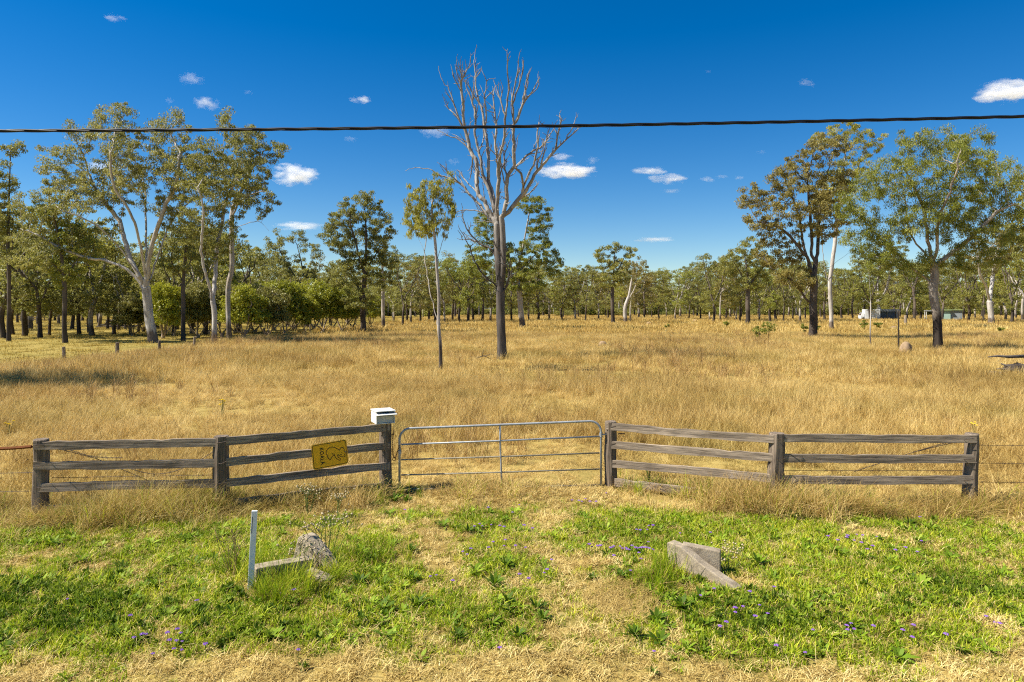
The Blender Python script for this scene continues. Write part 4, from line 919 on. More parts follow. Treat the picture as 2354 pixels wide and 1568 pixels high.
# strained wires behind the rails and running on past both ends
def wire(pts, rad, sag, name, label, cat='wire', barbs=True, parent=None, mat='wire'):
    q = []
    for a, b in zip(pts[:-1], pts[1:]):
        a, b = Vector(a), Vector(b); n_ = max(6, int((b - a).length / .25))
        for i in range(n_ + (1 if b == Vector(pts[-1]) else 0)): u = i / n_; p_ = a.lerp(b, u); p_.z -= sag * 4 * u * (1 - u); q.append(p_)
    mb = MB().tube(q, rad, 4)
    if barbs:
        for p_ in q[::1]:
            mb.tube([p_ + Vector((-.018, 0, -.016)), p_ + Vector((.018, 0, .016))], .0025, 3); mb.tube([p_ + Vector((-.016, 0, .018)), p_ + Vector((.016, 0, -.018))], .0025, 3)
    o = mb.build(name, MATS[mat], parent)
    if parent is None: tag(o, label, cat)
    return o
bk = Vector((0, .13, 0))
r_ = thing('wire_fence', 'barbed wires running off the picture past the far end post of the sign wing', 'fence', pL0)
for z0, z1 in ((.60, .66), (.33, .36)): wire([Vector((-5.6, .25, z0)), Vector((-.05, .13, z1))], .004, .03, 'wire', None, parent=r_)
wire([Vector((-3.2, .05, 1.00)), Vector((-1.2, .0, 1.06)), Vector((-.1, -.02, 1.10))], .012, .02, 'wire', None, parent=r_, mat='rust', barbs=False)
wire([Vector((-.95, -.01, 1.065)), Vector((-.12, -.03, 1.105))], .026, .012, 'wire_wrap', None, parent=r_, mat='rust', barbs=False)
r_ = thing('wire_fence', 'barbed wires running off the picture past the leaning end post of the plain wing', 'fence', pR2)
for z0, z1 in ((.98, 1.0), (.66, .70), (.36, .38)): wire([Vector((.05, .13, z1)), Vector((6.5, .3, z0))], .004, .03, 'wire', None, parent=r_)
r_ = thing('brace_wire', 'rusty brace wires crossing behind the left end bay of the sign wing', 'wire', pL0 + bk); dL = pL1 - pL0
wire([Vector((.1, 0, 1.06)), dL * .28 + Vector((0, 0, .86)), dL * .62 + Vector((0, 0, .42))], .005, 0, 'wire', None, parent=r_)
wire([Vector((.1, 0, 1.12)), dL * .25 + Vector((0, 0, .90)), dL * .42 + Vector((0, 0, .87))], .005, .01, 'wire', None, parent=r_)
wire([dL * .40 + Vector((0, 0, .78)), dL * .60 + Vector((0, 0, .59)), dL * .78 + Vector((0, 0, .70)), dL * .97 + Vector((0, 0, 1.02))], .005, .03, 'wire', None, parent=r_)
wire([Vector((.1, 0, .57)), dL * .97 + Vector((0, 0, .555))], .004, .0, 'wire', None, parent=r_)
r_ = thing('brace_wire', 'rusty brace wire slanting behind the far right bay of the plain wing', 'wire', pR2 + bk); dR = pR1 - pR2
wire([Vector((-.1, 0, 1.06)), dR * .26 + Vector((0, 0, .88)), dR * .57 + Vector((0, 0, .55))], .006, 0, 'wire', None, parent=r_)
wire([Vector((-.1, 0, 1.10)), dR * .24 + Vector((0, 0, .90))], .005, 0, 'wire', None, parent=r_)
wire([dR * .0 + Vector((0, 0, .57)), dR * .96 + Vector((0, 0, .56))], .004, 0, 'wire', None, parent=r_)

# ------------------------------------------------------------------ steel gate
GL, GR = P(918, 1127, 12.0), P(1381, 1113, 12.2); gateo = Vector((GR.x, GR.y, 0))
g = thing('farm_gate', 'galvanised steel tube gate sagging between the two fence wings', 'gate', gateo)
zl, zr = (1.132, .842, .568, .294, .036), (1.230, .952, .650, .355, .061)
A = Vector((GL.x, GL.y, 0)) - gateo; dx = -A; dh = dx.normalized()
def gp(u, i): return A + dx * u + Vector((0, 0, zl[i] + (zr[i] - zl[i]) * u))
fr = [gp(0, 4)]; cr = .20; Lg = dx.length
fr.append(gp(0, 0) - Vector((0, 0, cr)))
for k in range(1, 7):
    a = R(15 * k); fr.append(gp(0, 0) + dh * cr * (1 - math.cos(a)) + Vector((0, 0, -cr + cr * math.sin(a))))
for k in range(0, 7):
    a = R(90 - 15 * k); fr.append(gp(1, 0) - dh * cr * (1 - math.cos(a)) + Vector((0, 0, -cr + cr * math.sin(a))))
fr.append(gp(1, 4))
MB().tube(fr, .021, 10).build('frame', MATS['galvanised'], g, smooth=True)
for i in (1, 2, 3, 4): MB().tube([gp(.008, i), gp(.5, i) - Vector((0, 0, .006)), gp(.992, i)], .016 if i == 1 else .0135, 8).build('bar', MATS['galvanised' if i == 1 else 'galvanised_old'], g, smooth=True)
um = .495; MB().tube([gp(um, 0), gp(um, 1), gp(um + .003, 2), gp(um + .006, 3), gp(um + .009, 4)], .016, 8).build('upright', MATS['galvanised'], g, smooth=True)
hz = gp(1, 1) + Vector((0, 0, .03)); MB().tube([hz, hz + Vector((.22, .02, .012))], .012, 8).tube([hz + Vector((0, 0, -.04)), hz + Vector((0, 0, .04))], .03, 8).build('hinge', MATS['galvanised'], g)
MB().tube([hz + Vector((.32, .03, .012)), hz + Vector((.44, .03, .012))], .010, 6).build('hinge_bolt', MATS['wire'], g)
lk = gp(0, 1); MB().box(lk + Vector((.012, -.03, -.13)), (.05, .03, .06)).tube([lk + Vector((0, -.03, -.10)), lk + Vector((.0, -.03, -.05)), lk + Vector((.026, -.03, -.05)), lk + Vector((.026, -.03, -.10))], .006, 6).build('padlock', MATS['galvanised'], g)
# chain from the letterbox post to the gate
ch = thing('chain', 'rusty chain hanging between the letterbox post and the gate end', 'chain', pL2 + Vector((.13, -.08, 0)))
e = (gateo + gp(0, 1) + Vector((0, -.02, -.02))) - (pL2 + Vector((.13, -.08, 0)))
cp = [Vector((0, 0, 1.02)), Vector((.012, 0, .80)), Vector((.02, 0, .66)), Vector((.05, 0, .60)), Vector(((e.x + .03) / 2, e.y / 2, .66)), e]
cpts = [Vector(q) for q in resample([np.array(q) for q in cp], .026)]
lm = MB()
for k in range(10):
    a0, a1 = 2 * math.pi * k / 10, 2 * math.pi * (k + 1) / 10
    f_ = lambda a: Vector((.011 * math.cos(a), 0, .021 * math.sin(a)))
    lm.tube([f_(a0), f_(a1)], .0045, 4, cap=False)
lme = lm.mesh('link', MATS['rust'])
for i, (a, b) in enumerate(zip(cpts[:-1], cpts[1:])):
    o = obj('link', lme, ch, (a + b) / 2); d = (b - a).normalized(); o.rotation_mode = 'QUATERNION'; q = d.to_track_quat('Z', 'Y')
    from mathutils import Quaternion
    o.rotation_quaternion = q @ Quaternion((0, 0, 1), (i % 2) * math.pi / 2 + .6)
MB().tube([Vector((-.04, .03, 1.03)), Vector((.03, 0, 1.02)), Vector((.035, 0, 1.10))], .008, 6).build('hook', MATS['wire'], ch)
MB().tube([cpts[len(cpts) // 2 + 2] + Vector((.03 * math.cos(a * .785), 0, -.03 + .03 * math.sin(a * .785))) for a in range(9)], .006, 5).build('ring', MATS['rust'], ch)

# ------------------------------------------------------------------ letterbox
wd = (pL2 - pL1).normalized(); yaw = math.atan2(wd.y, wd.x)
W_, D_, H_ = .34, .36, .215
lb = thing('letterbox', 'white metal letterbox on top of the left gate post', 'letterbox', P(880, 972, pL2.y) * 1.0, yaw); lb.location.z = PH + .012
MB().box((0, 0, .006), (W_, D_, .012)).box((-W_ / 2 + .006, 0, H_ / 2 + .004), (.012, D_ - .002, H_ - .012)).box((W_ / 2 - .006, 0, H_ / 2 + .004), (.012, D_ - .002, H_ - .012)).box((0, D_ / 2 - .007, H_ / 2 + .004), (W_ - .026, .012, H_ - .012)).build('body', MATS['paint_white'], lb)
MB().box((0, -D_ / 2 + .028, H_ / 2 - .006), (W_ - .028, .012, H_ - .045)).build('front_panel', MATS['paint_white_shaded'], lb)
MB().box((0, -D_ / 2 + .018, H_ * .70), (W_ - .07, .008, .030)).build('slot', MATS['slot_dark'], lb)
o = MB().box((0, -.004, H_ + .008), (W_ + .022, D_ + .026, .014)).build('lid', MATS['paint_white'], lb)
o2 = MB().box((.006, -.035, -.012), (W_ + .03, .075, .009)).build('flap', MATS['paint_white'], lb, loc=(0, -D_ / 2 - .002, H_ - .022)); o2.rotation_euler = (R(16), 0, 0)

# ------------------------------------------------------------------ koala sign, hung sideways on the middle rail
sg = thing('animal_sign', 'yellow KOALA sign turned on its side, fixed to the fence rail', 'sign')
c0 = pL1.lerp(pL2, .628); nrm = Vector((wd.y, -wd.x, 0))
sg.location = c0 + nrm * .128 + Vector((0, 0, .772))
sg.rotation_euler = (0, 0, yaw); SW, SH = .60, .43; tilt = R(-5.0)
def ring_rect(w, h, r, n=5):
    out = []
    for cx, cz, a0 in ((w / 2 - r, h / 2 - r, 0), (-w / 2 + r, h / 2 - r, 90), (-w / 2 + r, -h / 2 + r, 180), (w / 2 - r, -h / 2 + r, 270)):
        for k in range(n): a = R(a0 + 90 * k / (n - 1)); out.append((cx + r * math.cos(a), cz + r * math.sin(a)))
    return out
def rotz(x_, z_): return (x_ * math.cos(tilt) + z_ * math.sin(tilt), -x_ * math.sin(tilt) + z_ * math.cos(tilt))
def sheet(pts, y0, y1, name, mat, parent):
    n_ = len(pts); pts = [rotz(*q) for q in pts]
    vs = [(x_, y0, z_) for x_, z_ in pts] + [(x_, y1, z_) for x_, z_ in pts]
    fs = [tuple(range(n_)), tuple(range(2 * n_ - 1, n_ - 1, -1))] + [(i, i + n_, (i + 1) % n_ + n_, (i + 1) % n_) for i in range(n_)]
    return MB().add(vs, fs).build(name, MATS[mat], parent)
sheet(ring_rect(SW, SH, .04), -.002, .002, 'plate', 'sign_yellow', sg)
def ribbon(pts, w, name, parent, closed=False):
    """flat black printed line a hair proud of the plate"""
    P2 = [np.array(q[:2], float) for q in resample([np.array([a, b, 0.0]) for a, b in pts], .006)]; n_ = len(P2); vs = []; fs = []
    for i in range(n_):
        d = P2[min(i + 1, n_ - 1)] - P2[max(i - 1, 0)]; d /= np.linalg.norm(d) + 1e-9; q = np.array([-d[1], d[0]]) * w / 2
        for s_ in (1, -1): x_, z_ = rotz(*(P2[i] + s_ * q)); vs.append((x_, -.0035, z_))
    fs = [(2 * i, 2 * i + 1, 2 * i + 3, 2 * i + 2) for i in range(n_ - 1)]
    return MB().add(vs, fs).build(name, MATS['sign_black'], parent)
bd = ring_rect(SW - .026, SH - .026, .034, 7); ro = [rotz(*q) for q in bd]; ri = [rotz(*q) for q in ring_rect(SW - .044, SH - .044, .026, 7)]; n_ = len(bd)
MB().add([(x_, -.0035, z_) for x_, z_ in ro] + [(x_, -.0035, z_) for x_, z_ in ri], [(i, (i + 1) % n_, (i + 1) % n_ + n_, i + n_) for i in range(n_)]).build('border', MATS['sign_black'], sg)
# outline traced from the zoomed sign: crop x 370..1420 -> -SW/2..SW/2, y along the slanted edge
def kp(x_, y_):
    u = (x_ - 395) / (1415 - 395); top = 540 + (355 - 540) * u; bot = 1325 + (1090 - 1325) * u
    return (u - .5) * SW, (.5 - (y_ - top) / (bot - top)) * SH
K = lambda *a: [kp(*q) for q in a]
for pts in (K((1200, 690), (1140, 655), (1060, 612), (980, 597), (900, 620), (830, 690), (797, 770), (805, 820), (840, 860), (825, 890), (850, 940), (890, 982), (925, 968), (930, 925), (960, 895), (990, 860), (992, 815), (970, 780)),
            K((990, 850), (1030, 848)), K((1035, 800), (1030, 850), (1060, 920), (1110, 970), (1165, 1000), (1200, 985), (1195, 955), (1150, 920), (1118, 875), (1122, 840), (1140, 825)),
            K((1140, 825), (1165, 858), (1210, 875), (1255, 875), (1290, 897), (1325, 885), (1338, 850), (1318, 820), (1345, 780), (1345, 735), (1318, 710), (1325, 660), (1305, 615), (1260, 607), (1220, 625), (1203, 660), (1200, 690))):
    ribbon(pts, .0110, 'animal_outline', sg)
for ex, ey, er in ((1250, 752, .007), (1220, 820, .011)):
    x_, z_ = kp(ex, ey); x_, z_ = rotz(x_, z_)
    MB().add([(x_ + er * math.cos(k * .5236), -.0037, z_ + er * math.sin(k * .5236)) for k in range(12)], [tuple(range(12))]).build('animal_eye', MATS['sign_black'], sg)
fcu = bpy.data.curves.new('lettering', 'FONT'); fcu.body = 'KOALA'; fcu.size = .090; fcu.align_x = 'CENTER'; fcu.align_y = 'CENTER'; fcu.space_character = 1.22; fcu.offset = .0026
tmp = bpy.data.objects.new('lettering_source', fcu); ROOT.objects.link(tmp); bpy.context.view_layer.update()
tme = bpy.data.meshes.new_from_object(tmp.evaluated_get(bpy.context.evaluated_depsgraph_get())); bpy.data.objects.remove(tmp)
tme.materials.clear(); tme.materials.append(MATS['sign_black']); lx, lz = rotz(*kp(672, 880))
lt = obj('lettering', tme, sg, (lx, -.0037, lz))
lt.rotation_euler = (Matrix.Rotation(tilt, 3, 'Y') @ Matrix.Rotation(R(90), 3, 'X') @ Matrix.Rotation(R(-90), 3, 'Z')).to_euler(); lt.scale = (.86, 1, 1)
for q in ((-.0, SH / 2 - .03), (SW / 2 - .03, 0)):
    x_, z_ = rotz(*q); MB().tube([(x_, -.003, z_), (x_, -.008, z_)], .007, 8).build('bolt', MATS['galvanised'], sg)

# ------------------------------------------------------------------ marker stake and concrete headwalls
b0 = atz(575, 1364, 0); top = P(585, 1184, b0.y - .02)
mk_ = thing('marker_stake', 'white painted timber marker stake leaning in the left verge', 'marker', b0, R(16))
Lm = (top - b0).length + .04
o = MB().box((0, 0, Lm / 2 - .06), (.062, .038, Lm + .12)).build('stake', MATS['marker_white'], mk_, bevel=.003)
o.rotation_euler = (0, R(2.9), 0)
o = MB().box((-.018, -.0205, Lm - .16), (.006, .003, .19)).build('slot', MATS['slot_dark'], mk_); o.rotation_euler = (0, R(2.9), 0)

def extrude(poly, thick, name, parent, mat, d, origin, bevel=.012):
    """poly: (along, height) outline of a wall, thick across it"""
    n_ = len(poly); nn = Vector((-d.y, d.x, 0)).normalized(); vs = []
    for s_ in (-.5, .5): vs += [origin + d * a + nn * thick * s_ + Vector((0, 0, h)) for a, h in poly]
    fs = [tuple(range(n_)), tuple(range(2 * n_ - 1, n_ - 1, -1))] + [(i, i + n_, (i + 1) % n_ + n_, (i + 1) % n_) for i in range(n_)]
    return MB().add(vs, fs).build(name, MATS[mat], parent, bevel=bevel)
hA = atz(588, 1358, 0); hB = atz(712, 1330, 0)
hw = thing('culvert_headwall', 'low broken concrete headwall with a pointed slab, beside the white stake', 'headwall', hA)
dA = (hB - hA).normalized(); LA = (hB - hA).length
extrude([(-.05, -.2), (LA, -.2), (LA, .235), (LA * .55, .25), (-.05, .262)], .17, 'wall', hw, 'concrete', dA, Vector((0, .09, 0)))
s0 = atz(676, 1300, 0) - hA; s1 = atz(770, 1330, 0) - hA; dS = (s1 - s0).normalized(); LS = (s1 - s0).length
extrude([(0, -.2), (LS, -.2), (LS * 1.0, .04), (LS * .86, .12), (LS * .74, .20), (LS * .52, .31), (LS * .36, .39), (LS * .24, .40), (LS * .17, .37), (.03, .08)], .20, 'slab', hw, 'concrete', dS, s0 + Vector((0, .12, 0)), .02)
extrude([(0, -.2), (.34, -.2), (.34, .10), (0, .16)], .16, 'slab', hw, 'concrete', Vector((.9, -.35, 0)).normalized(), s1 + Vector((-.30, -.10, 0)), .02)
hC = atz(1553, 1246, .34); hC.z = 0; hE = atz(1700, 1346, .06); hE.z = 0; hK = atz(1640, 1264, .30); hK.z = 0
hw = thing('culvert_headwall', 'angled concrete headwall with a sloping wing in the right verge', 'headwall', hC)
dW = (hE - hC); LW = dW.length; dW.normalize()
extrude([(-.09, -.2), (LW, -.2), (LW, .03), (LW * .93, .06), (LW * .7, .12), (LW * .45, .19), (LW * .27, .27), (.12, .325), (-.05, .34), (-.09, .325)], .13, 'wing', hw, 'concrete', dW, Vector((0, 0, 0)))
dB = (hK - hC); LB = dB.length; dB.normalize()
extrude([(.0, -.2), (LB, -.2), (LB, .30), (.0, .335)], .12, 'wall', hw, 'concrete', dB, Vector((.02, .02, 0)) + dB * .07)

# ------------------------------------------------------------------ overhead cable
YC = 5.0; cb = thing('overhead_cable', 'black twisted power cable crossing the sky', 'cable', (0, YC, 0))
zl_, zr_ = CAMH + (HOR - 301) / F * YC, CAMH + (HOR - 268) / F * YC
def cz(x_): u = x_ / 7.675 + .5; return zl_ + (zr_ - zl_) * u - .022 * (1 - (2 * u - 1) ** 2)
for k in range(3):
    pts = [(x_, .0066 * math.cos(x_ * 8.6 + k * 2.094), cz(x_) + .0066 * math.sin(x_ * 8.6 + k * 2.094)) for x_ in np.arange(-9, 9, .05)]
    MB().tube(pts, .0068, 7).build('strand', MATS['cable_black'], cb, smooth=True)

# ------------------------------------------------------------------ wire fence on the left of the paddock
wf = thing('wire_fence', 'line of old grey timber posts and wires running back along the left paddock', 'fence', (-27.6, 41.5, 0))
fp = [(148, 830, 797), (270, 818, 787), (366, 808, 783), (446, 797, 774), (510, 785, 765), (563, 776, 758), (606, 770, 754), (646, 765, 751), (682, 761, 748), (712, 758, 746), (740, 755, 744)]
W3 = []
for i, (px, pb, pt) in enumerate(fp):
    D = GD(pb + 4); w = Vector(((px - 1176.5) / F * D, D, 0)); h = (pb + 4 - pt) / F * D; W3.append((w, h)); r0 = (.09, .11, .10, .09)[i % 4]
    o = post_mesh(r0, h, 500 + i).build('post', MATS['wood_post' if i % 3 else 'wood_grey'], wf, loc=w - Vector(wf.location)); o.rotation_euler = (Matrix.Rotation(R((i * 37 % 7 - 3) * .9), 3, 'Y') @ Matrix.Rotation(R(-90), 3, 'Y')).to_euler()
first = Vector((W3[0][0].x - .6, 28, 0))
for f_ in (.88, .6, .33):
    pts = [(a + Vector((0, 0, h * f_))) - Vector(wf.location) for a, h in W3]; pts.insert(0, first + Vector((0, 0, W3[0][1] * f_)) - Vector(wf.location))
    MB().tube(pts, .005, 4).build('wire', MATS['wire'], wf)
wf2 = thing('wire_fence', 'thin steel-post wire fence before the sheds at the far right', 'fence', P(2200, 749, GD(749)) * 1.0); wf2.location.z = 0
P0 = wf2.location.copy(); q_ = []
for px, pb in [(1952, 749), (1992, 749), (2032, 749), (2057, 749), (2107, 749), (2134, 749), (2223, 749), (2257, 750), (2294, 750), (2334, 750), (2380, 750)]:
    D = GD(pb); w = Vector(((px - 1176.5) / F * D, D, 0)) - P0; MB().box(w + Vector((0, 0, .55)), (.05, .05, 1.3)).build('picket', MATS['rust'], wf2); q_.append(w)
D = GD(750); w = Vector(((2081 - 1176.5) / F * D, D, 0)) - P0
o = post_mesh(.22, 2.0, 520).build('post', MATS['wood_grey'], wf2, loc=w); o.rotation_euler = Matrix.Rotation(R(-90), 3, 'Y').to_euler()
for z in (.5, 1.0): MB().tube([v + Vector((0, 0, z)) for v in q_], .008, 4).build('wire', MATS['wire'], wf2)

# ------------------------------------------------------------------ sheds, van body, yards
def corr(mb, x0, x1, y_, z0, z1, pitch=.4, dep=.05):
    n_ = max(2, int(abs(x1 - x0) / pitch) * 2); pts = [(x0 + (x1 - x0) * i / n_, y_ + (dep if i % 2 else 0)) for i in range(n_ + 1)]
    vs = [(a, b, z0) for a, b in pts] + [(a, b, z1) for a, b in pts]; mb.add(vs, [(i, i + 1, i + 2 + n_, i + 1 + n_) for i in range(n_)]); return mb
D = 176.0; sc = D / F
X = lambda px: (px - 1176.5) * sc
vb = thing('van_body', 'white box van body parked at the tree line, right', 'van', (X(2003), D, 0), R(-14))
MB().box((X(2003.5) - X(2003) + .2, 1.6, 1.62), (X(2022) - X(1990), 3.0, 2.55)).build('box_body', MATS['tin_white'], vb, bevel=.05)
MB().add([(-2.6, .3, .45), (-2.6, 2.9, .45), (-1.7, 2.9, .45), (-1.7, .3, .45), (-2.55, .3, 1.2), (-2.55, 2.9, 1.2), (-1.7, 2.9, 1.2), (-1.7, .3, 1.2), (-2.15, .4, 2.0), (-2.15, 2.8, 2.0), (-1.7, 2.8, 2.0), (-1.7, .4, 2.0)],
         [(0, 1, 5, 4), (3, 7, 6, 2), (0, 4, 7, 3), (1, 2, 6, 5), (4, 5, 9, 8), (7, 11, 10, 6), (4, 8, 11, 7), (5, 6, 10, 9), (8, 9, 10, 11), (0, 3, 2, 1)]).build('cab', MATS['tin_white'], vb)
MB().add([(-2.535, .6, 1.3), (-2.535, 2.6, 1.3), (-2.21, 2.6, 1.9), (-2.21, .6, 1.9)], [(0, 1, 2, 3)]).build('windscreen', MATS['glass_dark'], vb)
for wx in (-1.9, 1.3):
    o = MB().tube([(wx, .22, .42), (wx, .45, .42)], .42, 16).build('wheel', MATS['sign_black'], vb)
sd = thing('open_shed', 'low dark-fronted tin shed adjoining the white van body', 'shed', (X(2046), D + 1, 0))
hw_ = X(2068) - X(2046)
MB().box((0, 3.4, 1.45), (hw_ * 2, .12, 2.7)).box((-hw_ + .06, 1.7, 1.45), (.12, 3.3, 2.7)).box((hw_ - .06, 1.7, 1.45), (.12, 3.3, 2.7)).build('wall', MATS['tin_grey'], sd)
MB().box((0, 1.6, 2.92), (hw_ * 2 + .5, 4.2, .12)).box((0, -.5, 2.62), (hw_ * 2 + .3, .08, .5)).build('roof', MATS['tin_grey'], sd)
for bx in (-1.6, .7): corr(MB(), bx - 1.05, bx + 1.05, -.2, 0, 2.3).build('door', MATS['tin_blue'], sd)
for bx in (-2.8, -.45, 1.9): MB().box((bx, -.25, 1.25), (.14, .14, 2.5)).build('post', MATS['wood_grey'], sd)
corr(MB(), 2.0, hw_ - .1, -.15, 0, 2.4).build('panel', MATS['tin_grey'], sd)
ht = thing('small_hut', 'pale green hut with a skillion awning at the tree line, far right', 'hut', (X(2140), D - 6, 0), R(-24))
MB().box((-.55, 1.6, 1.35), (3.0, 3.2, 2.7)).build('front_room', MATS['hut_green'], ht)
MB().box((2.25, 1.9, 1.42), (2.6, 3.0, 2.6)).build('side_room', MATS['tin_grey'], ht)
MB().box((-.5, 1.5, 2.78), (3.4, 3.8, .16)).box((2.3, 1.8, 2.80), (2.9, 3.5, .14)).build('roof', MATS['roof_green'], ht)
o = MB().box((-3.2, 1.5, 2.55), (2.5, 3.2, .10)).build('awning', MATS['tin_white'], ht)
for yy in (0.2, 2.8): MB().box((-4.3, yy, 1.25), (.14, .14, 2.5)).build('awning_post', MATS['paint_white'], ht)
MB().box((-3.2, .25, .35), (2.3, .10, .12)).build('awning_rail', MATS['wood_grey'], ht)
wnd = MB().box((-1.1, -.03, 1.65), (1.05, .08, 1.0)).build('window', MATS['paint_white'], ht); MB().box((-1.1, -.08, 1.65), (.85, .04, .8)).build('pane', MATS['glass_dark'], wnd)
D = 165.0; sc = D / F
yd = thing('stock_yard', 'small grey-railed stockyard among the trees at the far left', 'yard', (X(62), D, 0)); hw_ = (X(86) - X(38)) / 2
for fx in np.linspace(-hw_, hw_, 6):
    for yy in (0, 4.0): MB().box((fx, yy, .85), (.16, .16, 1.7)).build('post', MATS['wood_grey'], yd)
for yy in (0, 4.0):
    for z in (.45, .9, 1.35): MB().box((0, yy - .1, z), (hw_ * 2, .06, .16)).build('rail', MATS['wood_grey'], yd)
MB().box((hw_ * .62, 2, 2.35), (hw_ * .7, 4.4, .1)).build('roof', MATS['tin_white'], yd)
for fx in (hw_ * .3, hw_ * .95): MB().box((fx, .1, 1.2), (.14, .14, 2.3)).build('roof_post', MATS['wood_grey'], yd)
D = 112.0; sc = D / F; rr = random.Random(77)
for k in range(22):
    px = rr.gauss(268, 17); b = Vector((X(px), D + rr.uniform(-1.5, 1.5), max(.12, rr.uniform(.1, 1.25) * math.exp(-((px - 272) / 18) ** 2)))); a = rr.uniform(-.5, .5); L_ = rr.uniform(.7, 1.9)
    d = Vector((math.cos(a) * rr.choice((1, 1, .4)), math.sin(a) + .2, rr.uniform(-.25, .25))).normalized()
    o = MB().tube([-d * L_, Vector((0, 0, .04)), d * L_], [rr.uniform(.10, .18), rr.uniform(.10, .17), rr.uniform(.07, .12)], 7).build('log', MATS['bark_dead' if k % 3 else 'bark_pale'], loc=b)
    tag(o, 'bleached log heaped on the timber pile under the left trees', 'log', 'logs of the timber pile')

# ------------------------------------------------------------------ termite mounds, stump, fallen branches
def mound(px, py, wpx, hpx, label, seed):
    D = GD(py); r = np.random.default_rng(seed); w, h = wpx / F * D / 2, hpx / F * D + .15; n_, m_ = 18, 8; V = []; Q = []
    for j in range(m_ + 1):
        e = j / m_ * math.pi / 2
        for i in range(n_):
            a = 2 * math.pi * i / n_; k = 1 + .13 * math.sin(3 * a + seed) * math.cos(e) + r.normal(0, .035)
            V.append((w * math.cos(e) ** .8 * math.cos(a) * k, w * .85 * math.cos(e) ** .8 * math.sin(a) * k, h * math.sin(e) * (1 + r.normal(0, .02)) - .05))
    Q = [(j * n_ + i, j * n_ + (i + 1) % n_, (j + 1) * n_ + (i + 1) % n_, (j + 1) * n_ + i) for j in range(m_) for i in range(n_)]
    o = obj('termite_mound', np_mesh('termite_mound', V, Q, MATS['mound'], smooth=True), None, ((px - 1176.5) / F * D, D, 0)); tag(o, label, 'mound')
mound(2082, 813, 29, 24, 'rounded pinkish termite mound beside the bare brown sapling pole', 1)
mound(1385, 799, 24, 12, 'lumpy brown termite mound alone in the grass right of the dead tree', 2)
mound(1357, 876, 22, 8, 'small low termite mound nearest the gate', 3)
mound(1491, 748, 14, 7, 'dark little mound near the far tree line', 4)
mound(1597, 741, 11, 6, 'pale little mound at the foot of the far tree line', 5)
mound(2054, 757, 20, 6, 'pale flat mound in the grass before the open shed', 6)
def branchy(name, label, cat, main, D, r0, mat, seed, loose=()):
    sc = D / F; b = Vector(((main[0][0] - 1176.5) * sc, D, 0)); root = thing(name, label, cat, b)
    def w3(q): v = P(q[0], q[1], D); return Vector((v.x - b.x, q[2] if len(q) > 2 else 0, max(v.z, .03)))
    MB().tube([w3(q) for q in main], [r0 * (1 - .75 * i / (len(main) - 1)) for i in range(len(main))], 7).build('limb', MATS[mat], root, smooth=True)
    for l in loose: MB().tube([w3(q) for q in l], [r0 * .45 * (1 - .7 * i / (len(l) - 1)) for i in range(len(l))], 5).build('twig', MATS[mat], root, smooth=True)
branchy('fallen_branch', 'bare fallen branch with forked twigs lying at the right edge', 'branch', [(2400, 858, .3), (2372, 852, .1), (2350, 852, 0), (2332, 856, -.2)], 33, .22, 'bark_dead', 1,
        [[(2335, 850), (2318, 843), (2300, 836)], [(2338, 852), (2312, 849), (2290, 848)], [(2335, 855), (2312, 862), (2292, 865)], [(2350, 846), (2380, 838), (2400, 834)], [(2400, 822, 1), (2352, 824, 1), (2325, 822, 1), (2304, 824, 1)]])
branchy('fallen_branch', 'thin dry stick lying in the grass left of the slim young gum', 'branch', [(868, 833), (890, 830), (912, 832)], GD(838), .035, 'bark_dead', 2, [[(885, 831), (895, 826), (905, 825)]])
branchy('fallen_branch', 'dry forked branch half buried in grass left of the dead tree', 'branch', [(1092, 824), (1112, 818), (1130, 826)], GD(832), .05, 'bark_dead', 3, [[(1108, 819), (1110, 810), (1112, 804)], [(1115, 819), (1126, 814), (1136, 816)]])
branchy('fallen_branch', 'short black burnt stick standing in grass right of the charred trunk', 'branch', [(2203, 812), (2205, 804), (2209, 797)], GD(814), .10, 'bark_dark', 4)
branchy('fallen_branch', 'bleached fallen log before the white-limbed gum, far right', 'branch', [(2225, 749), (2245, 747), (2268, 745)], GD(752), .16, 'bark_dead', 5)
rb = bpy.data.objects['fallen_branch']; r9 = np.random.default_rng(9); V = []; n_, m_ = 14, 9
for j in range(m_):
    for i in range(n_):
        e, a = -math.pi / 2 + math.pi * j / (m_ - 1), 2 * math.pi * i / n_; k9 = r9.uniform(.75, 1.2); V.append((.62 * math.cos(e) * math.cos(a) * k9, .45 * math.cos(e) * math.sin(a) * k9, .36 * math.sin(e) * k9))
o = obj('root_ball', np_mesh('root_ball', V, [(j * n_ + i, j * n_ + (i + 1) % n_, (j + 1) * n_ + (i + 1) % n_, (j + 1) * n_ + i) for j in range(m_ - 1) for i in range(n_)], MATS['bark_dark']), rb, P(2338, 852, 33) - rb.location)
for i, (px, py) in enumerate(((2283, 866), (2300, 868))):
    D = GD(py + 4); o = post_mesh(.17, .34, 530 + i).build('stump', MATS['wood_post'], loc=((px - 1176.5) / F * D, D, 0)); o.rotation_euler = Matrix.Rotation(R(-90 + 12 * i), 3, 'Y').to_euler()
    tag(o, ('old grey stump at the tip of the fallen branch, the outer of two', 'old grey stump closest to the fallen branch, the inner of two')[i], 'stump')

